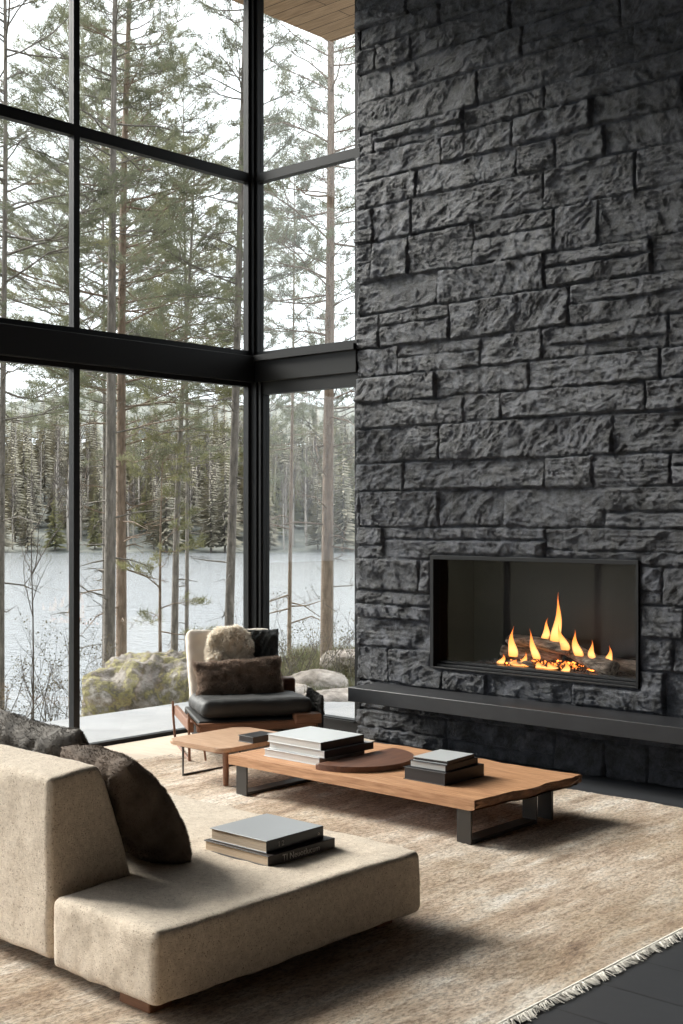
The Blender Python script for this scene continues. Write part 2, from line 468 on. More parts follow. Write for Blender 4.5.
M['flame'] = flame_mat()


def ember_mat():
    m = mat('glowing_embers', (.06, .03, .02), .9)
    N = m.node_tree.nodes; L = m.node_tree.links; B = N['Principled BSDF']
    tc = N.new('ShaderNodeTexCoord'); n = N.new('ShaderNodeTexNoise'); n.inputs['Scale'].default_value = 18; n.inputs['Detail'].default_value = 4
    L.new(tc.outputs['Object'], n.inputs['Vector'])
    r = N.new('ShaderNodeValToRGB'); r.color_ramp.elements[0].position = .5; r.color_ramp.elements[0].color = (0, 0, 0, 1)
    r.color_ramp.elements[1].position = .68; r.color_ramp.elements[1].color = (1, .25, .04, 1)
    L.new(n.outputs['Fac'], r.inputs[0]); L.new(r.outputs[0], B.inputs['Emission Color']); B.inputs['Emission Strength'].default_value = 7
    return m


M['ember'] = ember_mat()

# ------------------------------------------------------------------ layout constants
WX = -7.34      # plane of the tall lakeside glazing
WY = 7.035       # plane of the narrow return glazing
SY = 7.0        # face of the stone chimney breast
SX0, SX1 = -6.19, -2.2
ZC = 6.2        # ceiling and soffit
FX0, FX1, FZ0, FZ1 = -5.485, -3.85, .585, 1.38     # fire opening


def struct(name, bm, m, parent=None, smooth=False):
    o = obj(name, bm, m, parent, smooth)
    if parent is None: o['kind'] = 'structure'
    return o


# ------------------------------------------------------------------ room shell
struct('floor', bx(WX - .06, 3.1, -4.1, WY + .1, -.2, 0), M['slate'])
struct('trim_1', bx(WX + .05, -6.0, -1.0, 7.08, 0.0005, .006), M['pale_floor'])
struct('ceiling', bx(WX - .06, 3.1, -4.1, WY + .1, ZC, ZC + .35), M['dark_planks'])
struct('trim_4', prism(nb(), [(-8.13, -4.1), (WX - .06, -4.1), (WX - .06, WY + .1), (3.1, WY + .1), (3.1, 8.83), (-8.13, 8.83)], ZC, ZC + .34), M['planks'])   # soffit
struct('wall_right', bx(3.0, 3.1, -4.1, WY + .1, 0, ZC), M['plaster'])
struct('wall_back', bx(-4.05, 3.0, -4.1, -4.0, 0, ZC), M['plaster'])
for q in range(2):                 # added unseen glazing in the back wall, lets daylight onto sofa back and armchair
    xa = WX + 1.646 * q; xb = xa + 1.646
    fb = nb(); box(fb, xa, xa + .04, -4.08, -4.02, 0, ZC); box(fb, xb - .04, xb, -4.08, -4.02, 0, ZC)
    for zz0 in (0, 2.73, ZC - .08): box(fb, xa + .04, xb - .04, -4.08, -4.02, zz0, zz0 + (.2 if zz0 == 2.73 else .08))
    f = struct('window_%d' % (20 + q), fb, M['frame'])
    obj('pane', bx(xa + .04, xb - .04, -4.055, -4.05, .08, 2.73), M['glass'], f)
    obj('pane', bx(xa + .04, xb - .04, -4.055, -4.05, 2.93, ZC - .08), M['glass'], f)
struct('added_ground', bx(-40, 20, -40, -4.15, -.6, -.4), M['soil'])  # added unseen ground, keeps sky light from below out of the back glazing
struct('wall_front', bx(SX1, 3.0, WY, WY + .1, 0, ZC), M['plaster'])
struct('deck', bx(-8.6, 2.0, WY + .12, 8.42, -.25, -.015) if False else prism(nb(), [(-8.6, -4), (WX - .08, -4), (WX - .08, WY + .12), (-4, WY + .12), (-4, 8.42), (-8.6, 8.42)], -.22, -.01, .01, 1), M['concrete'])

# tall glazing on the lake side: posts every 1.81 m, transom, deep beam
posts = [5.29 - 1.78 * k for k in range(6)]
colb = nb(); box(colb, WX - .055, WX + .055, WY - .055, WY + .055, -.0, ZC)
struct('trim_2', colb, M['frame'])                     # corner post
b = nb(); box(b, WX - .09, WX + .07, -4.0, WY - .056, 2.73, 2.94, .004, 1)
box(b, WX + .056, SX0 - .004, WY - .045, WY + .11, 2.73, 2.94, .004, 1)
box(b, WX + .07, SX0 - .004, WY - .075, WY - .045, 2.90, 2.945)
struct('trim_3', b, M['frame'])                        # beam round the corner


def window(n, y0, y1, z0, z1, kind, track=.045):
    """a framed light in the plane x=WX"""
    fb = nb(); w = .026
    box(fb, WX - .035, WX + .022, y0, y0 + w, z0, z1)
    box(fb, WX - .035, WX + .022, y1 - w, y1, z0, z1)
    box(fb, WX - .035, WX + .022, y0 + w, y1 - w, z1 - .035, z1)
    box(fb, WX - .035, WX + .022, y0 + w, y1 - w, z0, z0 + track)
    f = struct(f'{kind}_{n}', fb, M['frame'])
    obj('pane', bx(WX - .008, WX - .002, y0 + w, y1 - w, z0 + track, z1 - .035), M['glass'], f)


ys = [WY - .056] + posts
k = 1; dk = 1
for i in range(len(ys) - 1):
    y1, y0 = ys[i], ys[i + 1]
    window(dk, y0, y1, 0.0, 2.73, 'door', .03); dk += 1
    window(k, y0, y1, 2.94, 4.37, 'window'); k += 1
    window(k, y0, y1, 4.37, ZC, 'window'); k += 1
# narrow return glazing
for z0, z1, kind, n, jam, sill, head in ((0, 2.73, 'door', dk, .085, .13, .10), (2.94, 4.37, 'window', k, .02, .035, .03), (4.37, ZC, 'window', k + 1, .02, .04, .04)):
    x0, x1 = WX + .056, SX0 + .02
    fb = nb()
    box(fb, x0, x0 + jam, WY - .03, WY + .04, z0, z1)
    box(fb, x1 - .05, x1, WY - .03, WY + .04, z0, z1)
    box(fb, x0 + jam, x1 - .05, WY - .03, WY + .04, z0, z0 + sill)
    box(fb, x0 + jam, x1 - .05, WY - .03, WY + .04, z1 - head, z1)
    if kind == 'door':
        box(fb, x0 - .0, x0 + .03, WY - .055, WY - .03, z0, z1)
        box(fb, x0 + .055, x0 + .075, WY - .05, WY - .03, z0, z1)
        box(fb, x0 + jam, x1 - .05, WY - .045, WY - .03, sill - .02, sill - .01)
    f = struct(f'{kind}_{n}', fb, M['frame'])
    obj('pane', bx(x0 + jam, x1 - .05, WY, WY + .006, z0 + sill, z1 - head), M['glass'], f)


# ------------------------------------------------------------------ stone chimney breast
def stone_wall():
    rnd = random.Random(11)
    # course boundaries
    zs = [0]
    while zs[-1] < ZC:
        zs.append(zs[-1] + rnd.choice([.155, .19, .21, .235, .26, .29, .205]))
    zs[-1] = ZC + .05
    stones = []      # s0,s1,z0,z1   (s along the face, negative = left return)
    S0, S1 = -1.1, SX1 - SX0
    for c in range(len(zs) - 1):
        s = S0 + rnd.uniform(0, .3)
        a = [S0]
        while a[-1] < S1:
            a.append(a[-1] + rnd.choice([.34, .5, .62, .75, .85, 1.0, 1.25]) * rnd.uniform(.85, 1.15))
        for s0, s1 in zip(a, a[1:]):
            z0, z1 = zs[c], zs[c + 1]
            if rnd.random() < .28 and z1 - z0 > .2 and s1 - s0 > .45:
                q = z0 + (z1 - z0) * rnd.uniform(.35, .65)
                stones += [(s0, s1, z0, q), (s0, s1, q, z1)]
            elif rnd.random() < .16 and s1 - s0 > .8:
                q = z0 + (z1 - z0) * rnd.uniform(.4, .6); t = s0 + (s1 - s0) * rnd.uniform(.35, .65)
                stones += [(s0, t, z0, z1), (t, s1, z0, q), (t, s1, q, z1)]
            else:
                stones.append((s0, s1, z0, z1))
    R = .0082
    def lin(a, b): return np.linspace(a, b, max(2, int(round((b - a) / R)) + 1))
    sx = np.concatenate([lin(S0, 0)[::3][:-1], lin(0, FX0 - SX0)[:-1], lin(FX0 - SX0, FX1 - SX0)[:-1], lin(FX1 - SX0, S1)])
    zz = np.concatenate([lin(0, FZ0)[:-1], lin(FZ0, FZ1)[:-1], lin(FZ1, ZC)])
    S, Z = np.meshgrid(sx, zz)
    # joints wander
    Sw = S + .012 * fbm(S * 4, Z * 4, 3, 3); Zw = Z + .010 * fbm(S * 3, Z * 5, 3, 9)
    H = np.full(S.shape, -.022); T = np.full(S.shape, .5)
    rn = np.random.RandomState(5)
    for (s0, s1, z0, z1) in stones:
        m = (Sw >= s0) & (Sw < s1) & (Zw >= z0) & (Zw < z1)
        if not m.any(): continue
        s = Sw[m]; z = Zw[m]; S_, Z_ = S[m], Z[m]
        d = np.minimum(np.minimum(s - s0, s1 - s), np.minimum(z - z0, z1 - z))
        off = rn.uniform(-.008, .014)
        cu = (s - (s0 + s1) / 2); cv = (z - (z0 + z1) / 2)
        base = off + cu * rn.uniform(-.014, .014) + cv * rn.uniform(-.07, .05)
        sd = rn.randint(0, 60); rot = rn.uniform(-.9, .9)
        u = S_ * math.cos(rot) + Z_ * math.sin(rot); v = -S_ * math.sin(rot) + Z_ * math.cos(rot)
        wu = u + .06 * fbm(u * 5, v * 5, 3, sd); wv = v + .06 * fbm(u * 5 + 9, v * 5, 3, sd + 1)
        cleft = fbm(wu * 4.5, wv * 11, 5, sd + 2, .6, True) * .012
        # stepped flakes
        q = fbm(wu * 5, wv * 7, 3, sd + 5)
        st = (np.floor(q * 5) + sst(.0, .35, (q * 5) % 1)) / 5
        facet = st * .017
        fine = fbm(wu * 24, wv * 40, 4, sd + 7, .65, True) * .0065
        fine = fine + fbm(S_ * 4, Zw[m] * 55, 3, sd + 11, .6, True) * .005 * (rn.rand() < .5)
        edge = rn.uniform(.006, .014)
        prof = sst(.0, edge, d + .008 * fbm(S_ * 18, Z_ * 18, 3, sd) - .0012)
        H[m] = -.022 + prof * (.022 + base + cleft + facet + fine)
        T[m] = rn.uniform(.72, 1.22)
    # flatten round the fire opening
    dx = np.maximum(np.maximum((FX0 - SX0) - S, S - (FX1 - SX0)), 0); dz = np.maximum(np.maximum(FZ0 - Z, Z - FZ1), 0)
    dd = np.sqrt(dx ** 2 + dz ** 2); H = H * sst(0, .03, dd)
    jn = .35 + .65 * sst(-.25, .2, fbm(S * 2.7, Z * 6, 3, 91)); H = np.where(H < -.004, H * jn, H)
    # chimney corner: blend direction of displacement from -y (front) to -x (return)
    t = sst(-.03, .03, S)
    X = np.where(S < 0, SX0, SX0 + S) ; Y = np.where(S < 0, SY - S, SY)
    Hc = np.where(np.abs(S) < .04, H, H)
    nx = -(1 - t); ny = -t; nl = np.sqrt(nx ** 2 + ny ** 2)
    X = X + Hc * nx / nl; Y = Y + Hc * ny / nl
    V = np.stack([X, Y, Z], -1).reshape(-1, 3)
    nz, ns = S.shape
    i = np.arange(nz - 1)[:, None] * ns + np.arange(ns - 1)[None, :]
    F = np.stack([i, i + 1, i + ns + 1, i + ns], -1).reshape(-1, 4)
    cs = ((S[:-1, :-1] + S[1:, 1:]) / 2).ravel(); cz = ((Z[:-1, :-1] + Z[1:, 1:]) / 2).ravel()
    keep = ~((cs > FX0 - SX0) & (cs < FX1 - SX0) & (cz > FZ0) & (cz < FZ1))
    F = F[keep]
    o = mesh_np('wall_chimney', V, F, M['stone'], smooth=True)
    at = o.data.color_attributes.new('tone', 'FLOAT_COLOR', 'POINT')
    tt = T.ravel(); a = np.stack([tt, tt, tt, np.ones_like(tt)], -1).astype(np.float32)
    if len(o.data.vertices) == len(tt):
        at.data.foreach_set('color', a.ravel())
    o['kind'] = 'structure'
    return o


stone_wall()

# hearth bench: long blackened steel shelf floating in front of the stone
hb = thing('hearth_shelf', 'long black steel hearth shelf floating below the fireplace', 'shelf', (-5.98, 6.66, .335))
bm_ = bx(0, 3.75, 0, .33, 0, .10, .003, 1)
obj('shelf_board', bm_, M['shelf'], hb)
for i in range(4): obj('bracket', bx(.35 + i * 1.0, .41 + i * 1.0, .05, .33, -.012, .0), M['black_steel'], hb)

# ------------------------------------------------------------------ fireplace
fp = thing('fireplace', 'wide glass-fronted gas fireplace in black frame set into dark stone wall', 'fireplace', (FX0, SY, FZ0))
W_ = FX1 - FX0; H_ = FZ1 - FZ0
bm_ = nb(); t = .028
box(bm_, 0, W_, -.022, .05, H_ - t, H_, .002, 1); box(bm_, 0, W_, -.022, .05, 0, .012, .002, 1)
box(bm_, 0, t, -.022, .05, .012, H_ - t); box(bm_, W_ - t * .6, W_, -.022, .05, .012, H_ - t)
obj('frame', bm_, M['black_steel'], fp)
bm_ = nb()
box(bm_, -.02, W_ + .02, .5, .52, -.02, H_ + .02)
box(bm_, -.02, .0, .05, .5, -.02, H_ + .02); box(bm_, W_, W_ + .02, .05, .5, -.02, H_ + .02)
box(bm_, 0, W_, .05, .5, -.02, 0); box(bm_, 0, W_, .05, .5, H_, H_ + .02)
obj('firebox', bm_, M['firebox'], fp)
bm_ = nb()
box(bm_, t, W_ - t * .6, .02, .055, .012, .03, .003, 1); box(bm_, t, W_ - t * .6, .055, .115, .030, .050, .004, 1)
box(bm_, t, W_ - t * .6, .045, .075, .0, .028)
obj('sill_rail', bm_, M['frame_trim'], fp)
obj('glass_pane', bx(t, W_ - t * .6, .062, .066, .05, H_ - t), M['fire_glass'], fp)

# gravel bed (nobody could count it)
rn = np.random.RandomState(3)


def ico(r=1.0):
    b = bmesh.new(); bmesh.ops.create_icosphere(b, subdivisions=1, radius=r)
    V = np.array([v.co[:] for v in b.verts]); F = np.array([[v.index for v in f.verts] for f in b.faces]); b.free()
    return V, F


IV, IF = ico()


def pebbles(name, n, posf, rmin, rmax, m, parent=None, flat=.7):
    Vs, Fs = [], []
    for k in range(n):
        r = rn.uniform(rmin, rmax)
        v = IV * (1 + .35 * (rn.rand(len(IV), 1) - .5)) * np.array([1, rn.uniform(.6, 1), flat]) * r
        a = rn.uniform(0, 6.28); c, s = math.cos(a), math.sin(a)
        v = v @ np.array([[c, -s, 0], [s, c, 0], [0, 0, 1]]).T + posf()
        Vs.append(v); Fs.append(IF + 12 * k)
    return mesh_np(name, np.concatenate(Vs), np.concatenate(Fs), m, parent)


def bedpos():
    x = rn.uniform(FX0 + .22, FX1 - .05); y = rn.uniform(SY + .13, SY + .46)
    h = .045 * math.exp(-((x + 4.65) / .5) ** 2)
    return np.array([x, y, FZ0 + .006 + rn.uniform(0, 1) * (.02 + h)])


g = pebbles('gravel', 1500, bedpos, .008, .02, M['gravel']); tag(g, 'grey and brown gravel bed under the burning logs', 'gravel', kind='stuff')


def emberpos():
    x = rn.uniform(-4.98, -4.30); y = rn.uniform(SY + .14, SY + .34)
    return np.array([x, y, FZ0 + .035 + rn.uniform(0, .03) + .02 * math.exp(-((x + 4.65) / .3) ** 2)])


g = pebbles('embers', 320, emberpos, .006, .016, M['ember']); tag(g, 'glowing orange embers among the gravel below the logs', 'embers', kind='stuff')


def log(p0, p1, r0, r1, label, seed, sq=.8):
    rr = random.Random(seed)
    bm = nb(); n = 14; m = 16
    p0 = Vector(p0); p1 = Vector(p1); d = (p1 - p0); dn = d.normalized()
    up = Vector((0, 0, 1)); a = dn.cross(up).normalized(); b2 = a.cross(dn)
    ph = [rr.uniform(0, 6.28) for _ in range(6)]
    rings = []
    for i in range(m + 1):
        f = i / m; c = p0 + d * f + b2 * .008 * math.sin(f * 5 + ph[0]) + a * .01 * math.sin(f * 4 + ph[1])
        r = r0 + (r1 - r0) * f
        ring = []
        for k in range(n):
            t_ = 2 * PI * k / n
            q = r * (1 + .13 * math.sin(2 * t_ + ph[2] + f) + .08 * math.sin(5 * t_ + ph[3] + f * 3) + .05 * rr.uniform(-1, 1))
            ring.append(bm.verts.new(c + q * (a * math.cos(t_) + b2 * math.sin(t_) * sq)))
        rings.append(ring)
    for i in range(m):
        for k in range(n):
            bm.faces.new((rings[i][k], rings[i][(k + 1) % n], rings[i + 1][(k + 1) % n], rings[i + 1][k]))
    for ring in (rings[0], rings[-1]):
        c = bm.verts.new(sum((v.co for v in ring), Vector()) / n)
        for k in range(n): bm.faces.new((ring[k], ring[(k + 1) % n], c))
    bmesh.ops.recalc_face_normals(bm, faces=bm.faces[:])
    o = obj('firewood_log', bm, M['bark_log'], smooth=True)
    tag(o, label, 'log', 'logs burning in the fireplace')


z_ = FZ0
log((-5.10, 7.32, z_ + .10), (-4.66, 7.38, z_ + .11), .062, .055, 'stubby grey log lying at the left end of the fire', 1)
log((-5.02, 7.30, z_ + .20), (-4.48, 7.22, z_ + .19), .052, .060, 'thick split log lying across the top of the fire', 2)
log((-4.74, 7.34, z_ + .22), (-4.12, 7.16, z_ + .085), .058, .055, 'long cracked log sloping down to the right over the gravel', 3)
log((-4.40, 7.42, z_ + .09), (-3.98, 7.34, z_ + .09), .05, .055, 'dark charred log behind the right end of the fire', 4)
log((-4.95, 7.17, z_ + .065), (-4.72, 7.15, z_ + .065), .022, .02, 'small broken log piece resting on gravel at the front of the fire', 5)


def flame(parent, x, y, z, h, w, lean, seed):
    rr = random.Random(seed); bm = nb(); n = 12; m = 16
    rings = []
    for i in range(m + 1):
        f = i / m
        r = w * (math.sin(PI * min(1, (f * .9 + .1)) ** .55) ** .8) * (1 - f ** 1.5) + .0008
        cx = lean * f ** 1.5 + .25 * w * math.sin(f * 6 + seed); 
        ring = [bm.verts.new((cx + r * math.cos(t_), .55 * r * math.sin(t_), h * f)) for t_ in [2 * PI * k / n for k in range(n)]]
        rings.append(ring)
    for i in range(m):
        for k in range(n): bm.faces.new((rings[i][k], rings[i][(k + 1) % n], rings[i + 1][(k + 1) % n], rings[i + 1][k]))
    o = obj('flame', bm, M['flame'], parent, smooth=True)
    o.location = (x, y, z); return o


fire = thing('fire', 'orange flames rising between the logs behind fireplace glass', 'fire', (-4.6, 7.25, z_ + .05))
for (x, y, z, h, w, l, s) in ((-.30, -.11, .06, .21, .036, .01, 1), (-.10, -.12, .06, .20, .030, -.06, 2), (-.20, -.10, 0, .10, .03, .0, 3),
                              (-.40, -.09, 0, .07, .03, .02, 4), (.0, -.03, .17, .34, .036, .03, 5), (-.12, .02, .18, .15, .028, .03, 6), (.09, -.07, .13, .17, .034, -.05, 7),
                              (.20, -.08, .10, .17, .034, -.03, 8), (.30, -.06, .08, .13, .026, -.01, 9), (.42, -.05, .06, .12, .028, .0, 10),
                              (.15, -.14, -.01, .08, .03, 0, 11), (.02, -.13, .0, .05, .05, 0, 12), (-.07, -.12, .0, .05, .04, 0, 13), (-.27, -.11, .0, .045, .05, 0, 14)):
    flame(fire, x, y, z, h, w * 1.18, l, s)
# ------------------------------------------------------------------ rug
RX0, RX1, RY0, RY1 = -6.72, -2.34, 1.2, 6.53
rug = thing('rug', 'large beige and cream streaked woven rug with pale fringe on dark floor', 'rug', (RX0, RY0, 0))
nx, ny = 330, 400
gx, gy = np.meshgrid(np.linspace(0, RX1 - RX0, nx), np.linspace(0, RY1 - RY0, ny))
h = .012 + .006 * fbm(gx * 11, gy * 5, 4, 21, .6) + .006 * fbm(gx * 3.5, gy * 2, 3, 33) + .0012 * np.sin(gx * 2 * PI / .05 + 4 * vnoise(gx * 3, gy * 2, 4))
ed = np.minimum(np.minimum(gx, gx.max() - gx), np.minimum(gy, gy.max() - gy)); h = np.where(ed < .005, .007, h)
h = np.maximum(h, .0068)
wob = .006 * fbm(gx * 3, gy * 3, 3, 44)
V = np.stack([gx + wob, gy + wob, h], -1).reshape(-1, 3)
i = np.arange(ny - 1)[:, None] * nx + np.arange(nx - 1)[None, :]
F = np.stack([i, i + 1, i + nx + 1, i + nx], -1).reshape(-1, 4)
mesh_np('woven_field', V, F, M['rug'], rug, smooth=True)
tb = Tubes(); rf = random.Random(8)
y = .0
while y < RY1 - RY0:
    L_ = rf.uniform(.025, .055); a = rf.uniform(-.7, .7); x0 = RX1 - RX0 - .004
    for q in range(3):
        a2 = a + rf.uniform(-.35, .35)
        tb.add([(x0, y, .010), (x0 + L_ * .4, y + L_ * .4 * a2, .012 + rf.uniform(0, .006)), (x0 + L_ * rf.uniform(.8, 1.1), y + L_ * a2, .006)], [.0026, .0022, .0012], 4)
    y += rf.uniform(.005, .008)
tb.add([(RX1 - RX0, yy, .012) for yy in np.linspace(0, RY1 - RY0, 60)], .007, 6)
fr = tb.build('fringe', M['fringe'], rug); tag(fr, 'cream fringe', kind='stuff')


# ------------------------------------------------------------------ sofa
def soft_noise(o, amp, freq):
    me = o.data; n = len(me.vertices); co = np.empty(n * 3, np.float32); me.vertices.foreach_get('co', co); co = co.reshape(-1, 3)
    no = np.empty(n * 3, np.float32); me.vertices.foreach_get('normal', no); no = no.reshape(-1, 3)
    d = amp * (fbm(co[:, 0] * freq + co[:, 2] * freq, co[:, 1] * freq - co[:, 2] * freq * .7, 3, 2))
    co += no * d[:, None]; me.vertices.foreach_set('co', co.ravel()); me.update()


def subsurf(o, lv, simple=False):
    md = o.modifiers.new('s', 'SUBSURF'); md.levels = lv; md.render_levels = lv
    if simple: md.subdivision_type = 'SIMPLE'


sofa = thing('sofa', 'low oatmeal linen daybed sofa with a short thick backrest on the rug', 'sofa', (-3.95, 3.25, 0))
SX, SY_ = -3.95, 3.25


def cut_box(bm, pts_xy, z0, z1, bev, cell=.05):
    """L shaped upholstered block with a dense top for creases"""
    prism(bm, pts_xy, z0, z1, bev, 5)
    return bm


def dense(bm, n=3):
    bmesh.ops.subdivide_edges(bm, edges=[e for e in bm.edges if e.calc_length() > .12], cuts=n, use_grid_fill=True)
    return bm


seat = nb()
prism(seat, [(x - SX, y - SY_) for x, y in ((-4.75, 2.98), (-3.725, 2.98), (-3.725, 2.58), (-3.145, 2.58), (-3.145, 3.955), (-4.75, 3.955))], .060, .312, .026, 5)
bmesh.ops.triangulate(seat, faces=[f for f in seat.faces if len(f.verts) > 4])
so = obj('seat', seat, M['linen'], sofa, smooth=True)
rm = so.modifiers.new('r', 'REMESH'); rm.mode = 'VOXEL'; rm.voxel_size = .014; rm.use_smooth_shade = True
tx = bpy.data.textures.new('wrinkle', 'CLOUDS'); tx.noise_scale = .16; tx.noise_depth = 3
dm = so.modifiers.new('d', 'DISPLACE'); dm.texture = tx; dm.strength = .020; dm.mid_level = .5; dm.texture_coords = 'LOCAL'
sm = so.modifiers.new('sm', 'SMOOTH'); sm.iterations = 3

bk = nb()
prof = [(2.59, .075), (2.59, .725), (2.81, .745), (2.85, .66), (2.93, .42), (2.965, .29), (2.965, .075)]
lo_ = [bk.verts.new((-4.74 - SX, y - SY_, z)) for y, z in prof]; hi_ = [bk.verts.new((-3.745 - SX, y - SY_, z)) for y, z in prof]
n = len(prof)
bk.faces.new(lo_); bk.faces.new(list(reversed(hi_)))
for i in range(n): bk.faces.new((lo_[(i + 1) % n], lo_[i], hi_[i], hi_[(i + 1) % n]))
bmesh.ops.recalc_face_normals(bk, faces=bk.faces[:])
bmesh.ops.bevel(bk, geom=[e for e in bk.edges if e.calc_face_angle(0) > .6 or abs(abs(e.verts[0].co.x - e.verts[1].co.x)) < 1e-5], offset=.022, segments=4, profile=.5, affect='EDGES')
bo = obj('backrest', bk, M['linen'], sofa, smooth=True)
rm = bo.modifiers.new('r', 'REMESH'); rm.mode = 'VOXEL'; rm.voxel_size = .012; rm.use_smooth_shade = True
dm = bo.modifiers.new('d', 'DISPLACE'); dm.texture = tx; dm.strength = .012; dm.mid_level = .5; dm.texture_coords = 'LOCAL'
sm = bo.modifiers.new('sm', 'SMOOTH'); sm.iterations = 3
for (x, y) in ((-3.40, 2.63), (-3.40, 3.78), (-4.66, 2.63), (-4.66, 3.78)):
    obj('leg', bx(x - SX, x + .16 - SX if x > -4 else x + .12 - SX, y - SY_, y + .1 - SY_, .012, .068, .004, 1), M['chair_wood'], sofa)


# ------------------------------------------------------------------ cushions with pile
def cushion_arrays(w, h, t, seed, n=40, pinch=.10, sag=.0):
    u = np.linspace(-1, 1, n); U, Vv = np.meshgrid(u, u)
    r = np.clip(1 - np.maximum(np.abs(U), np.abs(Vv)) ** 2.6, 0, 1)
    prod = ((1 - np.abs(U) ** 2.4) * (1 - np.abs(Vv) ** 2.4)).clip(0)
    th = t / 2 * prod ** .38
    px = w / 2 * U * (1 - pinch * (1 - Vv ** 2) * np.abs(U) ** 3 * .8)
    pz = h / 2 * Vv * (1 - pinch * (1 - U ** 2) * np.abs(Vv) ** 3 * .8)
    wr = .035 * fbm(U * 1.6 + seed, Vv * 1.6, 3, seed) + .022 * fbm(U * 2.2 + Vv * 3 + seed, Vv * 2 - U * 3, 3, seed + 3, .5, True)
    pz = pz - sag * (1 - U ** 2) * (Vv > 0) * Vv
    front = np.stack([px, -th - wr * (prod > 0) * prod ** .3, pz], -1).reshape(-1, 3)
    back = np.stack([px, th + wr * prod ** .3 * .5, pz], -1).reshape(-1, 3)
    i = np.arange(n - 1)[:, None] * n + np.arange(n - 1)[None, :]
    F1 = np.stack([i, i + 1, i + n + 1, i + n], -1).reshape(-1, 4)
    F2 = F1[:, ::-1] + n * n
    return np.concatenate([front, back]), np.concatenate([F1, F2])


def fur(V, F, n, length, width, seed, down=.6, curl=.3):
    rs = np.random.RandomState(seed)
    a, b_, c, d = V[F[:, 0]], V[F[:, 1]], V[F[:, 2]], V[F[:, 3]]
    nr = np.cross(c - a, d - b_); ar = np.linalg.norm(nr, axis=1); nr = nr / (ar[:, None] + 1e-12)
    p = ar / ar.sum(); idx = rs.choice(len(F), n, p=p)
    u, v = rs.rand(n, 1), rs.rand(n, 1)
    P = (a[idx] * (1 - u) + b_[idx] * u) * (1 - v) + (d[idx] * (1 - u) + c[idx] * u) * v
    N_ = nr[idx]
    clump = np.stack([vnoise(P[:, 0] * 22, P[:, 2] * 22, 3), vnoise(P[:, 0] * 22 + 40, P[:, 2] * 22, 6), vnoise(P[:, 0] * 22, P[:, 2] * 22 + 40, 8)], -1)
    D = N_ * .8 + np.array([0, 0, -down]) + clump * .7 + rs.randn(n, 3) * curl
    D /= np.linalg.norm(D, axis=1)[:, None]
    L_ = length * rs.uniform(.6, 1.15, (n, 1))
    side = np.cross(D, rs.randn(n, 3)); side /= np.linalg.norm(side, axis=1)[:, None] + 1e-9
    P0 = P - N_ * .003; Pm = P + D * L_ * .55; tip = Pm + (D + np.array([0, 0, -.5]) * down + rs.randn(n, 3) * curl * .5) * L_ * .45
    W = width * rs.uniform(.7, 1.3, (n, 1))
    VV = np.stack([P0 - side * W, P0 + side * W, Pm + side * W * .8, Pm - side * W * .8, tip, tip + side * W * .15], 1).reshape(-1, 3)
    k = np.arange(n)[:, None] * 6
    FF = np.concatenate([k + np.array([[0, 1, 2, 3]]), k + np.array([[3, 2, 5, 4]])])
    return VV, FF


def fur_cushion(name, label, cat, w, h, t, m, loc, rot, seed, nf=26000, flen=.022, fw=.0011, group=None, down=.6, curl=.3, sag=0, parent=None, pinch=.1, disc=False):
    V, F = cushion_arrays(w, h, t, seed, sag=sag, pinch=pinch)
    if disc:
        a, b_ = V[:, 0] / (w / 2), V[:, 2] / (h / 2)
        V[:, 0] *= np.sqrt(np.clip(1 - b_ ** 2 / 2, .3, 1)); V[:, 2] *= np.sqrt(np.clip(1 - a ** 2 / 2, .3, 1))
    if nf:
        V2, F2 = fur(V, F, nf, flen, fw, seed, down, curl)
        F = np.concatenate([F, F2 + len(V)]); V = np.concatenate([V, V2])
    o = mesh_np(name, V, F, m, parent, smooth=True)
    o.location = loc; o.rotation_euler = rot
    if cat: tag(o, label, cat, group)
    return o


R = math.radians
fur_cushion('throw_pillow', 'rumpled grey fur pillow leaning behind the top of the sofa backrest', 'pillow', .56, .50, .20, M['grey_fur'], (-4.43, 3.045, .575), (R(12), R(3), R(2)), 3, 34000, .010, .0010, sag=.03, pinch=.02)
fur_cushion('throw_pillow', 'dark brown plush pillow slumped against the sloping front of the sofa backrest', 'pillow', .44, .52, .23, M['brownfur2'], (-3.91, 3.055, .53), (R(37), R(2), R(-3)), 9, 34000, .008, .0010, pinch=.02)

# ------------------------------------------------------------------ books
def book(label, x0, x1, y0, y1, z0, z1, cover, pages, spine=None, rz=0, top=None, title=None, group=None, board=.0035):
    """spine on the +x side, page block showing on the other three"""
    cx, cy = (x0 + x1) / 2, (y0 + y1) / 2
    w, d, hh = x1 - x0, y1 - y0, z1 - z0
    t = thing('book', label, 'book', (cx, cy, z0), rz, group)
    bm = nb()
    box(bm, -w / 2, w / 2, -d / 2, d / 2, 0, board, .0008, 1)
    box(bm, -w / 2, w / 2, -d / 2, d / 2, hh - board, hh, .0008, 1)
    obj('cover', bm, top or cover, t)
    spn = obj('spine', bx(w / 2 - .004, w / 2 + .0015, -d / 2, d / 2, .0, hh, .0015, 2), spine or cover, t)
    obj('page_block', bx(-w / 2 + .006, w / 2 - .0045, -d / 2 + .005, d / 2 - .005, board, hh - board), pages, t)
    if title:
        for txt, off, size in title:
            cu = bpy.data.curves.new('title', 'FONT'); cu.body = txt; cu.size = size; cu.align_x = 'LEFT'; cu.align_y = 'CENTER'; cu.extrude = .0003
            o = bpy.data.objects.new('tmp', cu); C.objects.link(o); bpy.context.view_layer.update()
            me = bpy.data.meshes.new_from_object(o); C.objects.unlink(o)
            me.materials.clear(); me.materials.append(M['ink'])
            q = bpy.data.objects.new('title', me); link(q, spn)
            q.rotation_euler = (PI / 2, 0, PI / 2); q.location = (w / 2 + .002, -d / 2 + off, hh / 2)
    return t


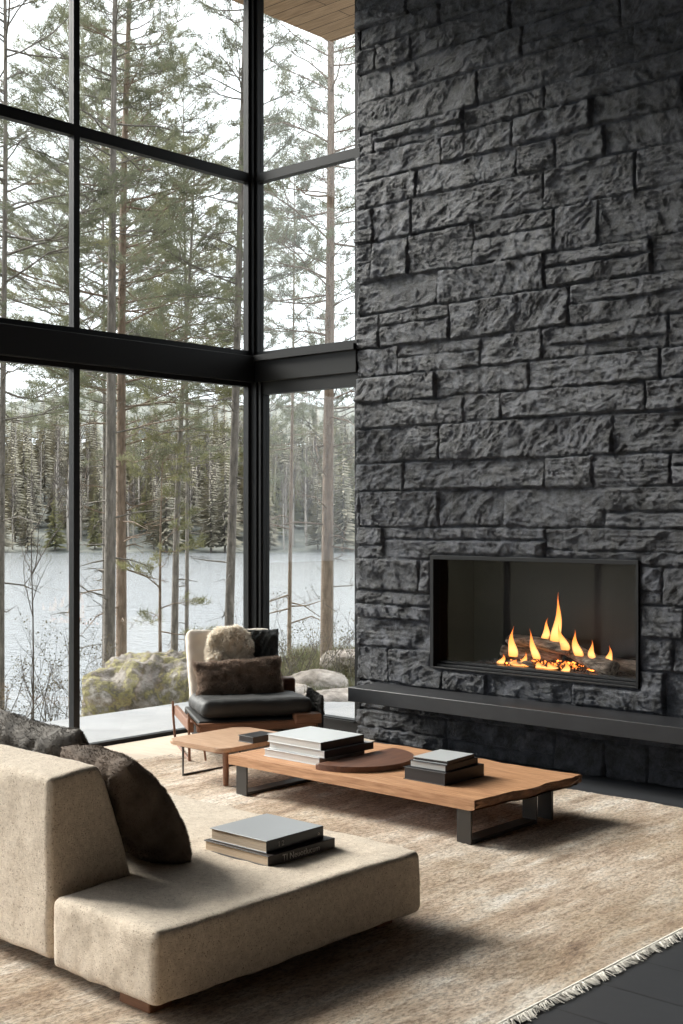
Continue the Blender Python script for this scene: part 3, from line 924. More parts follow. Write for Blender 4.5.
ST = .312
book('thick dark brown book with a pale lettered spine, lowest on the sofa seat', -3.79, -3.42, 3.355, 3.73, ST, ST + .042, M['cover_brown'], M['paper'], M['cover_brown'], rz=R(0), title=[('TI Neuotlucum', .075, .034)])
book('hardback with grey-blue cover and black spine, upper one on the sofa seat', -3.775, -3.455, 3.375, 3.70, ST + .0425, ST + .090, M['cover_grey'], M['paper'], M['cover_black'], rz=R(1), top=M['cover_grey'], title=[('1 2', .06, .028), ('o', .29, .02)])
TZ = .24
book('wide pale silver book at the bottom of the left coffee table stack', -5.31, -4.86, 5.17, 5.56, TZ, TZ + .044, M['cover_silver'], M['paper_white'], M['cover_silver'])
book('grey-blue book with a fat black spine in the middle of the left coffee table stack', -5.285, -4.825, 5.185, 5.60, TZ + .0445, TZ + .085, M['cover_black'], M['paper_white'], M['cover_black'], rz=R(-1), top=M['cover_silver'])
book('white-covered book with black spine on top of the left coffee table stack', -5.29, -4.855, 5.18, 5.55, TZ + .0855, TZ + .131, M['cover_white'], M['paper_white'], M['cover_black'], top=M['cover_white'])
# thick black box-like volume and two more on the right stack
book('thick matt black slipcased book at the bottom of the right coffee table stack', -4.29, -4.01, 5.225, 5.575, TZ, TZ + .066, M['cover_black'], M['cover_black'], M['cover_black'])
book('black book with cream page edges in the middle of the right coffee table stack', -4.27, -4.03, 5.25, 5.55, TZ + .0665, TZ + .102, M['cover_black'], M['paper_white'], M['cover_black'], rz=R(2))
book('slim book with pale grey cover on top of the right coffee table stack', -4.255, -4.035, 5.26, 5.525, TZ + .1025, TZ + .122, M['cover_black'], M['cover_black'], M['cover_black'], rz=R(4), top=M['cover_white'])

# half-round walnut board beside the left stack
bd = nb(); cx, cy, r = -4.80, 5.42, .335
pts = [(cx + r * math.cos(a), cy + r * math.sin(a)) for a in np.linspace(R(-92), R(92), 40)]
prism(bd, [(x - cx, y - cy) for x, y in pts], 0, .032, .006, 3)
o = obj('serving_board', bd, M['walnut'], loc=(cx, cy, TZ)); tag(o, 'dark brown half-round wooden board beside the left stack of books', 'board')

# ------------------------------------------------------------------ coffee table
ct = thing('coffee_table', 'long low oak slab coffee table with live edge and black steel sled legs', 'coffee table', (-4.6, 5.5, 0))


def slab(x0, x1, y0, y1, z0, z1):
    nx_, ny_, nz_ = 150, 70, 6
    bm = nb()
    grid = {}
    def edge(u, v):
        x = x0 + (x1 - x0) * u; y = y0 + (y1 - y0) * v
        # live edge on the right end and on the far side
        er = sst(.86, 1, u); ef = sst(.90, 1, v)
        x += er * (.022 * float(fbm(np.array([v * 6.]), np.array([3.]), 3, 5)[0]) * 1.5 + .05 * (v - .5))
        y += ef * (.020 * float(fbm(np.array([u * 12.]), np.array([7.]), 3, 6)[0]) * 1.5)
        return x, y
    for iz in range(2):
        for i in range(nx_ + 1):
            for j in range(ny_ + 1):
                if iz == 0 or iz == 1:
                    u, v = i / nx_, j / ny_
                    x, y = edge(u, v)
                    z = z1 if iz else z0
                    grid[(iz, i, j)] = bm.verts.new((x, y, z))
    for iz in range(2):
        for i in range(nx_):
            for j in range(ny_):
                q = [grid[(iz, i, j)], grid[(iz, i + 1, j)], grid[(iz, i + 1, j + 1)], grid[(iz, i, j + 1)]]
                bm.faces.new(q if iz else q[::-1])
    # sides with an undercut, rough where the edge is natural
    def sidewall(keys, rough, outward, mi):
        prev = None
        for kx, (i, j) in enumerate(keys):
            t_, b_ = grid[(1, i, j)], grid[(0, i, j)]
            col = [t_]
            for s in range(1, nz_):
                f = s / nz_
                p = t_.co.lerp(b_.co, f)
                am = rough * (.016 * float(fbm(np.array([kx * .14]), np.array([f * 3.]), 3, 12)[0]) + .012 * math.sin(f * PI) - .03 * f * f)
                col.append(bm.verts.new(p + Vector(outward) * am))
            if rough: b_.co += Vector(outward) * (-.03)
            col.append(b_)
            if prev:
                for s in range(nz_):
                    f_ = bm.faces.new((prev[s], prev[s + 1], col[s + 1], col[s])); f_.material_index = mi
            prev = col
    sidewall([(i, 0) for i in range(nx_ + 1)], 0, (0, -1, 0), 0)
    sidewall([(nx_, j) for j in range(ny_ + 1)], 1, (1, 0, 0), 1)
    sidewall([(i, ny_) for i in range(nx_, -1, -1)], 1, (0, 1, 0), 1)
    sidewall([(0, j) for j in range(ny_, -1, -1)], 0, (-1, 0, 0), 0)
    bmesh.ops.remove_doubles(bm, verts=bm.verts[:], dist=1e-5)
    bmesh.ops.recalc_face_normals(bm, faces=bm.faces[:])
    return bm


obj('table_top', slab(-5.49 + 4.6, -3.66 + 4.6, 5.055 - 5.5, 5.96 - 5.5, .185, .24), [M['oak'], M['oak_edge']], ct)


def sled(x, ya, yb, extra=False):
    bm = nb()
    box(bm, x - .045, x + .045, ya, ya + .012, .011, .184, .002, 1)
    box(bm, x - .045, x + .045, yb - .012, yb, .011, .184, .002, 1)
    box(bm, x - .045, x + .045, ya + .012, yb - .012, .0145, .034, .002, 1)
    o = obj('leg', bm, M['steel'], ct)
    return o


sled(-5.39 + 4.6, 5.065 - 5.5, 5.72 - 5.5)
sled(-3.765 + 4.6, 5.062 - 5.5, 5.66 - 5.5)
obj('stretcher', bx(-4.2 + 4.6, -3.86 + 4.6, 5.60 - 5.5, 5.63 - 5.5, .150, .184), M['oak_edge'], ct)
obj('leg', bx(-3.80 + 4.6, -3.71 + 4.6, 5.78 - 5.5, 5.80 - 5.5, .011, .184, .002, 1), M['steel'], ct)

# ------------------------------------------------------------------ side table
stb = thing('side_table', 'small low pale oak side table with rounded corners beside the armchair', 'side table', (-5.87, 5.44, 0))
bm = nb()
pts = []
w2, d2, rr_ = .27, .33, .08
for (sx, sy, a0) in ((1, 1, 0), (-1, 1, 90), (-1, -1, 180), (1, -1, 270)):
    for a in range(0, 91, 15):
        pts.append((sx * (w2 - rr_) + rr_ * math.cos(R(a0 + a)), sy * (d2 - rr_) + rr_ * math.sin(R(a0 + a))))
prism(bm, pts, .222, .25, .008, 3, bev_vertical=False)
obj('table_top', bm, M['pale_oak'], stb)
for x, y in ((.21, -.25), (.18, .25)):
    obj('leg', tube(nb(), [(x, y, .0125), (x, y, .224)], [.017, .022], 12), M['chair_wood'], stb)
bm = nb(); tube(bm, [(-.20, -.24, .222), (-.20, -.24, .018), (-.19, .24, .018), (-.19, .24, .222)], .008, 8)
obj('wire_leg', bm, M['steel'], stb)
obj('rail', bx(-.2, .2, -.26, -.235, .200, .222), M['chair_wood'], stb)
book('small closed black book at the edge of the side table', -5.735, -5.60, 5.36, 5.56, .2505, .290, M['cover_black'], M['cover_black'])

# ------------------------------------------------------------------ armchair
CHX, CHY = site(-.69, 8.90)
PHI = R(57)
ch = thing('armchair', 'low lounge armchair with black leather seat, wood rail and greige back by the corner window', 'armchair', (CHX, CHY, 0), PHI)


def rbox(w, d, h, bev, seg=4): return bx(-w / 2, w / 2, -d / 2, d / 2, -h / 2, h / 2, bev=bev, seg=seg)


def pad(name, w, d, h, m, loc, rot, parent, amp=.01, bev=None):
    o = obj(name, rbox(w, d, h, bev or h * .45, 5), m, parent, smooth=True, loc=loc, rot=rot)
    rm = o.modifiers.new('r', 'REMESH'); rm.mode = 'VOXEL'; rm.voxel_size = .012; rm.use_smooth_shade = True
    dm = o.modifiers.new('d', 'DISPLACE'); dm.texture = tx; dm.strength = amp; dm.texture_coords = 'LOCAL'
    return o


pad('seat_cushion', .78, .68, .125, M['leather'], (.02, -.06, .335), (R(-3), 0, 0), ch, .02)
pad('backrest', .64, .12, .54, M['greige'], (-.035, .36, .555), (R(-20), 0, 0), ch, .03, bev=.04)
obj('seat_base', bx(-.38, .40, -.37, .34, .13, .27, .01, 2), M['leather'], ch)
bm = nb(); box(bm, -.40, .42, -.43, -.385, .205, .262, .008, 2)
obj('front_rail', bm, M['chair_wood'], ch)
bm = nb(); box(bm, .27, .46, -.445, -.34, .235, .305, .012, 2)
obj('arm_block', bm, M['chair_wood'], ch)
for s in (-1, 1):
    bm = nb(); box(bm, s * .43 - .016, s * .43 + .016, -.38, .42, .20, .27, .006, 2)
    obj('side_rail', bm, M['chair_wood'], ch)
    x = s * .455
    tube_pts = [(x, -.40, .33), (x, -.43, .30), (x * .98, -.40, .018), (x * .98, .34, .018), (x, .40, .20), (x, .42, .30)]
    obj('leg', tube(nb(), tube_pts, .009, 8), M['chair_wood'] if s < 0 else M['steel'], ch)
bm = nb(); tube(bm, [(-.455, -.42, .32), (-.39, -.47, .245), (-.36, -.455, .14), (-.34, -.42, .018)], .008, 8)
obj('brace', bm, M['chair_wood'], ch)
bm = nb(); box(bm, .33, .42, .20, .33, .27, .47, .02, 3)
obj('arm_panel', bm, M['chair_wood'], ch)
for s in (-1, 1):
    obj('back_post', tube(nb(), [(s * .28, .40, .24), (s * .28, .52, .62)], .014, 8), M['chair_wood'], ch)


def chair_pt(x, y, z):
    c, s = math.cos(PHI), math.sin(PHI)
    return (CHX + c * x - s * y, CHY + s * x + c * y, z)


fur_cushion('fur_pillow', 'wide shaggy brown fur pillow lying on the armchair seat', 'pillow', .64, .27, .17, M['brown_fur'], chair_pt(-.02, .10, .495), (R(-16), R(-2), PHI), 5, 34000, .022, .0014)
fur_cushion('dark_pillow', 'square charcoal wool pillow at the upper right of the armchair back', 'pillow', .30, .34, .10, M['darkwool'], chair_pt(.175, .325, .66), (R(-18), R(1), PHI), 6, 9000, .008, .001)
fur_cushion('sheepskin', 'fluffy cream sheepskin draped over the top of the armchair back', 'sheepskin', .36, .40, .17, M['cream_fur'], chair_pt(-.055, .30, .665), (R(-20), R(6), PHI), 8, 16000, .030, .0028, curl=.22, disc=True)
fur_cushion('fur_throw', 'dark fur throw hanging over the right side of the armchair seat', 'throw', .40, .26, .06, M['dark_fur'], chair_pt(.475, -.15, .285), (R(4), 0, PHI + PI / 2), 10, 16000, .014, .0013)

# ------------------------------------------------------------------ outdoors: ground, lake, far shore
def to_site(X, Y):
    return X * CS - Y * SN, X * SN + Y * CS


def bank(X, Y):
    """height of the near bank; X to the right, Y away from the house"""
    left = -.35 - .165 * (Y - 11.5)
    right = -.14 - .02 * (Y - 11) - .30 * np.maximum(Y - 15.5, 0)
    t_ = sst(-1.6, -.3, X * 13 / np.maximum(Y, 1))
    z = left * (1 - t_) + right * t_
    z = z + .07 * fbm(X * .7, Y * .7, 4, 60)
    return np.maximum(np.minimum(z, -.12), -2.6)


gx, gy = np.meshgrid(np.linspace(-26, 22, 300), np.linspace(6, 34, 180))
x, y = to_site(gx, gy); z = bank(gx, gy)
z = np.where((x > -8.7) & (y < 8.5), -.5, z)
n1, n2 = gx.shape
i = np.arange(n1 - 1)[:, None] * n2 + np.arange(n2 - 1)[None, :]
QF = np.stack([i, i + 1, i + n2 + 1, i + n2], -1).reshape(-1, 4)
o = mesh_np('ground', np.stack([x, y, z], -1).reshape(-1, 3), QF, M['soil'], smooth=True); o['kind'] = 'structure'

wx = [site(-160, 8), site(120, 8), site(120, 150), site(-160, 150)]
o = mesh_np('lake', [(a, b_, -2.0) for a, b_ in wx], [[0, 1, 2, 3]], M['water']); o['kind'] = 'structure'


def shore(X, Y):
    return -2.3 + np.minimum(Y - 127, 6) * .18 + np.maximum(Y - 133, 0) * .19 + 1.2 * fbm(X * .03, Y * .03, 3, 70) * sst(128, 150, Y)


gx, gy = np.meshgrid(np.linspace(-130, 80, 160), np.linspace(127, 215, 70))
x, y = to_site(gx, gy); n1, n2 = gx.shape
i = np.arange(n1 - 1)[:, None] * n2 + np.arange(n2 - 1)[None, :]
QF = np.stack([i, i + 1, i + n2 + 1, i + n2], -1).reshape(-1, 4)
o = mesh_np('far_bank', np.stack([x, y, shore(gx, gy)], -1).reshape(-1, 3), QF, M['hill'], smooth=True); o['kind'] = 'structure'
gx, gy = np.meshgrid(np.linspace(-330, 200, 420), np.linspace(214, 520, 60))
hz = 14 + (gy - 214) * .115 * (1 - .35 * sst(-90, 60, gx)) + 8 * fbm(gx * .012, gy * .012, 4, 80) * sst(214, 300, gy) + 3.5 * np.abs(fbm(gx * .22, gy * .05, 3, 90)) 
x, y = to_site(gx, gy); n1, n2 = gx.shape
i = np.arange(n1 - 1)[:, None] * n2 + np.arange(n2 - 1)[None, :]
QF = np.stack([i, i + 1, i + n2 + 1, i + n2], -1).reshape(-1, 4)
o = mesh_np('hills', np.stack([x, y, hz], -1).reshape(-1, 3), QF, M['hill'], smooth=False); o['kind'] = 'structure'


# far conifers: three kinds, then copies
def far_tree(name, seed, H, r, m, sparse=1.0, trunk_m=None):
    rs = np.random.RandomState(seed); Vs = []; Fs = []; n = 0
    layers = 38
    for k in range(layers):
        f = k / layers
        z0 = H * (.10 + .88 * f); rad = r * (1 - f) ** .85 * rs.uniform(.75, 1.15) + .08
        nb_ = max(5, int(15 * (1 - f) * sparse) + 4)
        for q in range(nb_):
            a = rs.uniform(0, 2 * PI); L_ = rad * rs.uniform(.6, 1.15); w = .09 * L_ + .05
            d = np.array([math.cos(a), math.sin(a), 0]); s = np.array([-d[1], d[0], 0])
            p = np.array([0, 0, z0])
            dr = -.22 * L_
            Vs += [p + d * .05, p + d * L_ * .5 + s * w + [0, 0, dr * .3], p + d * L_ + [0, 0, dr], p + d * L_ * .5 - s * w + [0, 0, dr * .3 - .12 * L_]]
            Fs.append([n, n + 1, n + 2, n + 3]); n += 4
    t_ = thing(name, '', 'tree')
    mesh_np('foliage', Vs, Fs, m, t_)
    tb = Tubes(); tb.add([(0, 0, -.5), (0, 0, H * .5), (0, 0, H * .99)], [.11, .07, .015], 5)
    tb.build('trunk', trunk_m or M['bark'], t_)
    return t_


def far_birch(seed, H):
    rs = np.random.RandomState(seed); t_ = thing('birch_tree', '', 'tree')
    tb = Tubes(); tb.add([(0, 0, -.5), (.1, 0, H * .5), (.0, .1, H)], [.12, .09, .02], 5)
    tb.build('trunk', M['far_trunk'], t_)
    tb = Tubes()
    for k in range(60):
        z0 = H * rs.uniform(.3, .95); a = rs.uniform(0, 6.28); L_ = (H - z0) * .25 + .5
        p = np.array([0, 0, z0]); d = np.array([math.cos(a) * .5, math.sin(a) * .5, .8])
        tb.add([p, p + d * L_ * .5, p + d * L_ + [0, 0, .1]], [.03, .025, .012], 3)
    tb.build('branches', M['twig'], t_)
    return t_


def copy_tree(o):
    c = o.copy(); C.objects.link(c)
    for g_ in o.children:
        d = g_.copy(); C.objects.link(d); d.parent = c
    return c


rf = random.Random(77)
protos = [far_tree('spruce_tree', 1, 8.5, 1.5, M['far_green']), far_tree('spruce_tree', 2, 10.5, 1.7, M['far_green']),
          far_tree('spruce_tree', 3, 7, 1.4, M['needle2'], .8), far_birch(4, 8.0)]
texts = {0: ('green spruce among the distant forest across the lake', 'spruces across the lake'),
         1: ('tall dark spruce among the distant forest across the lake', 'tall spruces across the lake'),
         2: ('small olive spruce among the distant forest across the lake', 'olive spruces across the lake'),
         3: ('bare pale-trunked birch in the distant forest across the lake', 'birches across the lake')}
used = set()
spots = []
for row in range(15):
    Y = 129.3 + row * 3.6 + (row ** 1.5) * .35
    n = 20
    xl, xr = -.285 * Y, .03 * Y
    for k in range(n):
        spots.append((xl + (xr - xl) * (k + rf.uniform(.1, .9)) / n, Y + rf.uniform(-1.5, 1.5)))
for X, Y in spots:
    kd = rf.choice([0, 0, 1, 1, 2, 3, 3, 3]) if Y < 150 else rf.choice([0, 1, 1, 3, 0, 2])
    p = protos[kd]
    o = p if kd not in used else copy_tree(p)
    used.add(kd)
    s = rf.uniform(.8, 1.3)
    x, y = site(X, Y)
    o.location = (x, y, float(shore(np.array([X]), np.array([Y]))[0]) - .1); o.scale = (s * rf.uniform(.8, 1.15), s, s * rf.uniform(.9, 1.15)); o.rotation_euler = (0, 0, rf.uniform(0, 6))
    tag(o, texts[kd][0], 'tree', texts[kd][1])


# near pines --------------------------------------------------------------
def pine(label, X, Y, H, r0, crown0, seed, lean=(0, 0), bm_='bark', density=1.0, spread=1.5, needle='needle', dead=10, name='pine_tree', group='pines in front of the lake', tipr=.15, zoff=0):
    rs = np.random.RandomState(seed)
    x, y = site(X, Y)
    z = float(bank(np.array([X]), np.array([Y]))[0]) - .15 + zoff
    t_ = thing(name, label, 'tree', (x, y, z), 0, group)
    # lean is given as (right, away) -> room axes
    lx, ly = site(lean[0], lean[1])
    n = 22; f = np.linspace(0, 1, n)
    ph = rs.uniform(0, 6, 4)
    P = np.stack([lx * f + .07 * r0 / .08 * np.sin(f * 5 + ph[0]) * f, ly * f + .07 * np.sin(f * 4 + ph[1]) * f, f * H], -1)
    r0 = r0 * .68
    rad = r0 * ((1 - f) ** .75 * (1 - tipr) + tipr * (1 - f) + .06)
    tb = Tubes(); tb.add(P, rad, 10); tb.build('trunk', M[bm_], t_)
    br = Tubes(); clumps = []
    def at(fz):
        return np.array([np.interp(fz, f, P[:, k]) for k in range(3)])
    nbr = int(H * (1 - crown0 / H) * 12 * density)
    for k in range(nbr):
        u = (k + rs.rand()) / nbr
        zf = (crown0 + (H - crown0) * u) / H
        p = at(min(zf, .995)); a = rs.uniform(0, 2 * PI)
        L_ = spread * (1 - u) ** .55 * rs.uniform(.5, 1.1) * (0.75 + .25 * min(1, u * 6)) + .12
        el = rs.uniform(-.15, .45) + .5 * u
        d = np.array([math.cos(a) * math.cos(el), math.sin(a) * math.cos(el), math.sin(el)])
        s = np.cross(d, [0, 0, 1]); s /= np.linalg.norm(s)
        m = 6; g_ = np.linspace(0, 1, m)
        bend = rs.uniform(-.12, .12); drop = rs.uniform(-.15, .12)
        Q = p + d * (g_ * L_)[:, None] + s * (bend * L_ * g_ ** 2)[:, None] + np.array([0, 0, 1]) * (drop * L_ * np.sin(g_ * PI))[:, None]
        Q = Q + rs.randn(m, 3) * .02 * L_ * g_[:, None]
        rb = (.005 + .0065 * L_)
        br.add(Q, rb * (1 - .75 * g_), 4)
        ns = int(3 + 7 * L_)
        for q in range(ns):
            v = rs.uniform(.25, 1.0); p2 = np.array([np.interp(v, g_, Q[:, c]) for c in range(3)])
            sd = rs.choice([-1, 1]); L2 = L_ * .42 * (1.15 - v) * rs.uniform(.6, 1.3) + .10
            d2 = d * .7 + s * sd * rs.uniform(.4, .9) + np.array([0, 0, rs.uniform(-.1, .45)]); d2 /= np.linalg.norm(d2)
            e = p2 + d2 * L2 + rs.randn(3) * .02
            br.add(np.stack([p2, (p2 + e) / 2 + rs.randn(3) * .02, e]), [rb * .4, rb * .28, .0025], 3)
            nc = max(2, int(L2 / .11))
            for c in range(nc):
                w = 1 - c / nc * .6
                clumps.append(np.concatenate([p2 + (e - p2) * w + rs.randn(3) * .02, d2]))
        clumps.append(np.concatenate([Q[-1], d]))
    for k in range(dead):
        zf = rs.uniform(.12, max(.15, crown0 / H)); p = at(zf); a = rs.uniform(0, 6.28); L_ = rs.uniform(.2, .9)
        d = np.array([math.cos(a), math.sin(a), rs.uniform(-.25, .35)])
        Q = np.stack([p, p + d * L_ * .5 + rs.randn(3) * .03, p + d * L_ + rs.randn(3) * .06 + [0, 0, -.05]])
        br.add(Q, [.011, .008, .003], 4)
        for q in range(3):
            v = rs.uniform(.4, 1); p2 = p + d * L_ * v
            br.add(np.stack([p2, p2 + rs.randn(3) * .08, p2 + rs.randn(3) * .14]), [.004, .003, .002], 3)
    br.build('branches', M[bm_], t_)
    K = np.array(clumps); nn = 18
    cp = np.repeat(K[:, :3], nn, 0); cd = np.repeat(K[:, 3:], nn, 0)
    D = cd * .55 + rs.randn(len(cp), 3) * .62 + np.array([0, 0, .25]); D /= np.linalg.norm(D, axis=1)[:, None]
    L_ = rs.uniform(.05, .105, (len(cp), 1)); st = cp + cd * rs.uniform(-.06, .06, (len(cp), 1)) + rs.randn(len(cp), 3) * .012
    sd = np.cross(D, rs.randn(len(cp), 3)); sd /= np.linalg.norm(sd, axis=1)[:, None]
    V = np.stack([st - sd * .0038, st + sd * .0038, st + D * L_], 1).reshape(-1, 3)
    F = np.arange(len(V)).reshape(-1, 3)
    mesh_np('foliage', V, F, M[needle], t_)
    return t_


def PX(px, Y): return (px - 341.5) / 1253 * Y


pine('thick straight reddish pine trunk rising through the middle of the big lakeside window', PX(121, 16), 16, 12.5, .105, 3.6, 1, lean=(.09, 0), bm_='bark_red', density=1.25, spread=1.7, dead=16)
pine('grey pine trunk close to the left of the thick reddish pine behind the mossy boulder', PX(108, 14.5), 14.5, 11.0, .105, 5.6, 2, lean=(.06, .2), density=.9, spread=1.3, dead=14)
pine('slim young pine with a pointed top between the reddish pine and the corner post', PX(173, 18), 18, 8.6, .085, 3.7, 3, lean=(.22, 0), density=1.0, spread=1.0, needle='needle2', dead=8)
pine('thin short reddish pine sapling rising just left of the slim pointed pine', PX(161, 15.5), 15.5, 3.7, .04, 1.3, 4, bm_='bark_red', density=.55, spread=.6, needle='needle2', dead=5, tipr=.1)
pine('leaning mossy grey pine just left of the corner post', PX(226, 15), 15, 12.0, .085, 4.6, 5, lean=(.32, 0), density=1.0, spread=1.2, dead=14)
pine('tall straight reddish pine seen through the narrow window beside the stone', PX(326, 14), 14, 11.5, .10, 4.0, 6, lean=(.08, 0), bm_='bark_red', density=.8, spread=1.4, dead=18)
pine('thin pale orange pine in the left half of the narrow window', PX(289, 16.5), 16.5, 7.2, .042, 3.2, 7, lean=(.06, 0), bm_='bark_red', density=.7, spread=.8, dead=8)
pine('pine with grey trunk at the far left edge of the lakeside window', PX(1, 14), 14, 12, .06, 3.6, 8, lean=(.0, 0), density=1.1, spread=1.8, dead=12)
pine('slender pine standing directly behind the tall reddish pine in the narrow window', PX(331, 21), 21, 12, .055, 4.5, 9, lean=(.05, 0), density=1.0, spread=1.3, dead=8)
pine('bushy dark pine farther back, right behind the window post', PX(72, 20), 20, 11.5, .08, 5.2, 10, density=1.4, spread=2.2, dead=8)
pine('dense pine farther back, right of the reddish pine near the middle window', PX(186, 23), 23, 12.5, .06, 6.2, 11, density=1.3, spread=2.0, dead=8)
pine('sparse distant pine hidden mostly by the corner post', PX(252, 23), 23, 10.0, .06, 5.0, 12, density=1.0, spread=1.4, dead=8)
pine('pine farther back, between the window post and the grey trunk', PX(104, 23), 23, 13.0, .06, 6.2, 13, density=1.3, spread=2.0, dead=8)


# bare shrubs and grasses ------------------------------------------------------
def twig_shrub(name, label, X, Y, H, seed, n=9, leaf=160, group=None, cat='shrub', single=False, lr=.012, zoff=0):
    rs = np.random.RandomState(seed); x, y = site(X, Y)
    z = float(bank(np.array([X]), np.array([Y]))[0]) - .05 + zoff
    t_ = thing(name, label, cat, (x, y, z), 0, group)
    tb = Tubes(); tips = []
    def grow(p, d, L_, r, dep):
        m = 5; pts = [p]; q = p
        for k in range(m):
            d = d + rs.randn(3) * (.04 if single and dep == 2 else .13) + np.array([0, 0, .05]); d = d / np.linalg.norm(d)
            q = q + d * L_ / m; pts.append(q)
        tb.add(np.array(pts), np.linspace(r, r * .4, m + 1), 4)
        if dep > 0:
            for k in range(rs.randint(3, 6) + (5 if single and dep == 2 else 0)):
                i_ = rs.randint(1, m + 1); a = rs.randn(3) * .8; a[2] = abs(a[2]) * .6 + .2
                grow(pts[i_], (d * .6 + a) / np.linalg.norm(d * .6 + a), L_ * rs.uniform(.25, .5), r * .45, dep - 1)
        else: tips.append(q)
        tips.append(pts[m // 2])
    if single: grow(np.zeros(3), np.array([.02, 0, 1.]), H * .95, .013, 2)
    else:
        for k in range(n):
            a = rs.uniform(0, 6.28); d = np.array([math.cos(a) * .45, math.sin(a) * .45, 1]); d /= np.linalg.norm(d)
            grow(rs.randn(3) * [.08, .08, 0], d, H * rs.uniform(.5, .95), .006, 2)
    tb.build('twigs', M['twig'], t_)
    T_ = np.array(tips); idx = rs.randint(0, len(T_), leaf)
    P = T_[idx] + rs.randn(leaf, 3) * .03
    A = rs.randn(leaf, 3); A /= np.linalg.norm(A, axis=1)[:, None]; B_ = np.cross(A, rs.randn(leaf, 3)); B_ /= np.linalg.norm(B_, axis=1)[:, None]
    V = np.stack([P - A * lr, P + B_ * lr * .6, P + A * lr, P - B_ * lr * .6], 1).reshape(-1, 3)
    mesh_np('leaves', V, np.arange(len(V)).reshape(-1, 4), M['leaf'], t_)
    return t_


twig_shrub('bare_sapling', 'slender leafless sapling standing against the water left of the window post', PX(33, 12.5), 12.5, 2.2, 21, single=True, leaf=120, cat='sapling')
sh = [(12, 12.2, 1.0, 'twiggy leafless shrub at the foot of the left sapling, outermost left'), (52, 12.6, .95, 'twiggy leafless shrub just right of the left sapling'),
      (88, 13.2, 1.25, 'sparse twiggy shrub between window post and mossy boulder'), (150, 14.5, .9, 'low twiggy shrub poking up behind the mossy boulder'),
      (200, 14.5, 1.0, 'twiggy shrub behind the right end of the mossy boulder'), (238, 14, 1.1, 'twiggy shrub at the foot of the leaning pine'),
      (282, 12.6, .85, 'twiggy shrub right of the corner post in the narrow window'), (304, 13, 1.0, 'upright twiggy shrub between the two pines of the narrow window'),
      (348, 13.2, .8, 'twiggy shrub on the grassy bank beside the stone wall')]
for k, (px, Y, H, lb) in enumerate(sh):
    twig_shrub('twiggy_shrub', lb, PX(px, Y), Y, H, 30 + k, n=10, leaf=420, group='twiggy shrubs on the bank')

# low heather and grass on the bank (stuff)
rs = np.random.RandomState(50); n = 60000
Yv = rs.uniform(11.2, 17.5, n); pxv = rs.uniform(262, 470, n); Xv = (pxv - 341.5) / 1253 * Yv
keep = rs.rand(n) < sst(262, 300, pxv); Yv, Xv = Yv[keep], Xv[keep]; n = len(Yv)
zz_ = bank(Xv, Yv); x, y = to_site(Xv, Yv)
hh = (.10 + .20 * (vnoise(Xv * 1.7, Yv * 1.7, 3) * .5 + .5) + .16 * sst(12, 15, Yv)) * rs.uniform(.4, 1.2, n)
ok = ~((x > -8.75) & (y < 8.6)); x, y, zz_, hh = x[ok], y[ok], zz_[ok], hh[ok]; n = len(x)
a = rs.uniform(0, 6.28, n); wv = .008
P = np.stack([x, y, zz_ - .02], -1); tip = P + np.stack([rs.randn(n) * .06, rs.randn(n) * .06, hh], -1); s_ = np.stack([np.cos(a), np.sin(a), a * 0], -1) * wv
V = np.stack([P - s_, P + s_, tip], 1).reshape(-1, 3)
o = mesh_np('heather', V, np.arange(len(V)).reshape(-1, 3), M['heather']); tag(o, 'dry green grass and heather on the bank outside the narrow window', 'grass', kind='stuff')


def boulder(name, label, X, Y, w, d, h, seed, m, zc=None, group=None, rz=0, pw=2.6, sub=5, rough=.16):
    bm = nb(); bmesh.ops.create_icosphere(bm, subdivisions=sub, radius=1)
    V = np.array([v.co[:] for v in bm.verts])
    # squarish block
    nrm = (np.abs(V) ** pw).sum(1) ** (1 / pw); V = V / nrm[:, None]
    a = fbm(V[:, 0] * 1.6 + V[:, 2] + seed, V[:, 1] * 1.6 - V[:, 2] * .8, 5, seed, .55)
    b2 = fbm(V[:, 0] * 5 + V[:, 2] * 3, V[:, 1] * 5 + seed - V[:, 2] * 4, 4, seed + 4, .6, True)
    V = V * (1 + rough * a + .06 * b2)[:, None]
    for v, c in zip(bm.verts, V): v.co = (c[0] * w / 2, c[1] * d / 2, c[2] * h / 2)
    x, y = site(X, Y); z = float(bank(np.array([X]), np.array([Y]))[0]) if zc is None else zc
    o = obj(name, bm, m, smooth=True, loc=(x, y, z), rot=(0, 0, R(42.2) + rz)); tag(o, label, 'boulder', group); return o


boulder('boulder', 'large mossy grey boulder just beyond the deck, left of the armchair', PX(164, 12.3), 12.3, 1.5, 1.3, 1.22, 4, M['moss_rock'], zc=-.34, pw=3.6, rough=.22, sub=6)
boulder('boulder', 'pale grey boulder half buried left of the tall reddish pine', PX(318, 12.4), 12.4, .62, .5, .30, 7, M['rockpale'], zc=-.02)
boulder('boulder', 'broad pale boulder beside the deck edge next to the stone wall', PX(345, 11.5), 11.5, .85, .55, .30, 8, M['rockpale'], zc=-.08)
boulder('boulder', 'flat pale boulder up on the grassy bank by the stone wall', PX(346, 13.6), 13.6, .55, .5, .24, 9, M['rockpale'], zc=.08)
boulder('boulder', 'small brownish boulder right of the armchair, outside the narrow window', PX(292, 12), 12, .4, .4, .30, 12, M['rockpale'], zc=-.10)

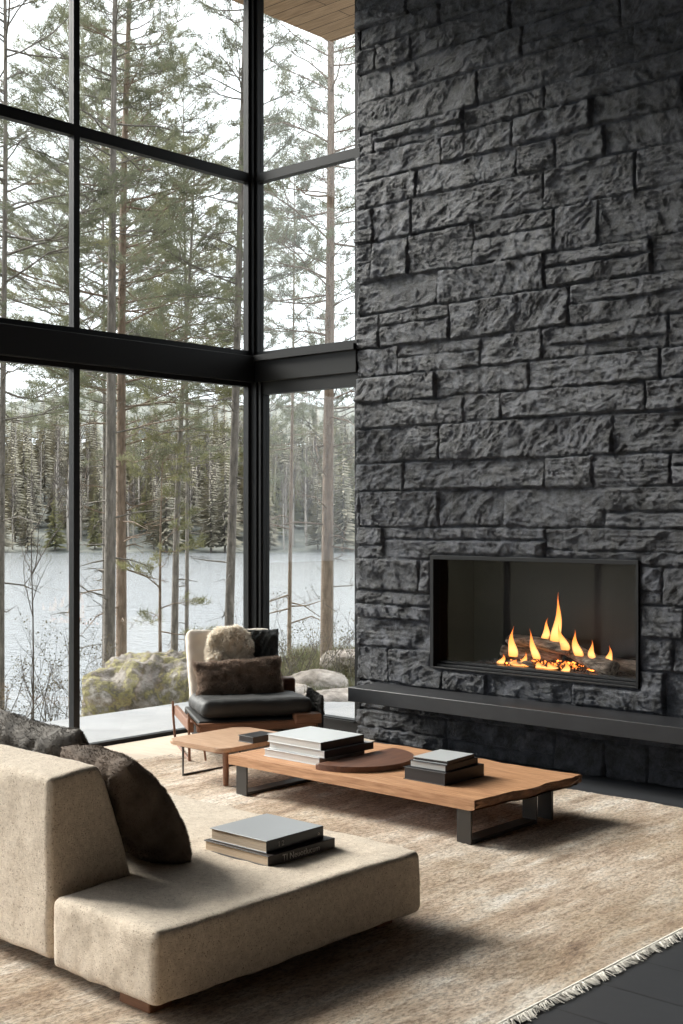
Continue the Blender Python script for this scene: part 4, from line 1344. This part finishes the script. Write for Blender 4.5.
# ------------------------------------------------------------------ light
w = bpy.data.worlds.new('World'); bpy.context.scene.world = w; w.use_nodes = True
N = w.node_tree.nodes; L = w.node_tree.links
bg = N['Background']
tc = N.new('ShaderNodeTexCoord'); sp = N.new('ShaderNodeSeparateXYZ'); L.new(tc.outputs['Generated'], sp.inputs[0])
mr = N.new('ShaderNodeValToRGB')
mr.color_ramp.elements[0].position = 0; mr.color_ramp.elements[0].color = (.86, .89, .93, 1)
mr.color_ramp.elements[1].position = .7; mr.color_ramp.elements[1].color = (1, 1, 1, 1)
L.new(sp.outputs['Z'], mr.inputs[0]); L.new(mr.outputs[0], bg.inputs[0])
bg.inputs['Strength'].default_value = 2.6
su = bpy.data.lights.new('veiled_sun', 'SUN'); su.energy = 10.5; su.angle = R(24); su.color = (1, .94, .87)
so_ = bpy.data.objects.new('veiled_sun', su); C.objects.link(so_)
# from the lake side, high, a little from behind the viewpoint
dirv = Vector((.82, .17, -.52))
so_.rotation_euler = dirv.to_track_quat('-Z', 'Y').to_euler()
# sky portals at the glazing help the sampler find the sky
for (loc, rot, sx, sy) in (((WX + .12, 1.5, 3.1), (0, R(-90), 0), 6.1, 11), ((-5.7, -3.9, 3.1), (R(90), 0, 0), 3.3, 6.1)):
    pl = bpy.data.lights.new('sky_portal', 'AREA'); pl.shape = 'RECTANGLE'; pl.size = sx; pl.size_y = sy
    pl.cycles.is_portal = True
    po = bpy.data.objects.new('sky_portal', pl); po.location = loc; po.rotation_euler = rot; C.objects.link(po)

# ------------------------------------------------------------------ camera
cam = bpy.data.cameras.new('camera'); co = bpy.data.objects.new('camera', cam); C.objects.link(co)
co.location = (0, 0, 1.65)
co.rotation_euler = (PI / 2, 0, math.atan2(SN, CS))
cam.sensor_fit = 'VERTICAL'; cam.sensor_height = 36; cam.lens = 1253 / 1024 * 36
cam.shift_y = 5 / 1024
cam.clip_end = 2000
sc = bpy.context.scene
sc.camera = co
sc.view_settings.view_transform = 'Standard'; sc.view_settings.look = 'None'
sc.view_settings.exposure = 0; sc.view_settings.gamma = 1; sc.view_settings.use_curve_mapping = False
sc.cycles.use_denoising = True
sc.cycles.max_bounces = 8; sc.cycles.transparent_max_bounces = 16
sc.cycles.diffuse_bounces = 4; sc.cycles.glossy_bounces = 4
sc.cycles.sample_clamp_indirect = 6
sc.cycles.caustics_reflective = False; sc.cycles.caustics_refractive = False
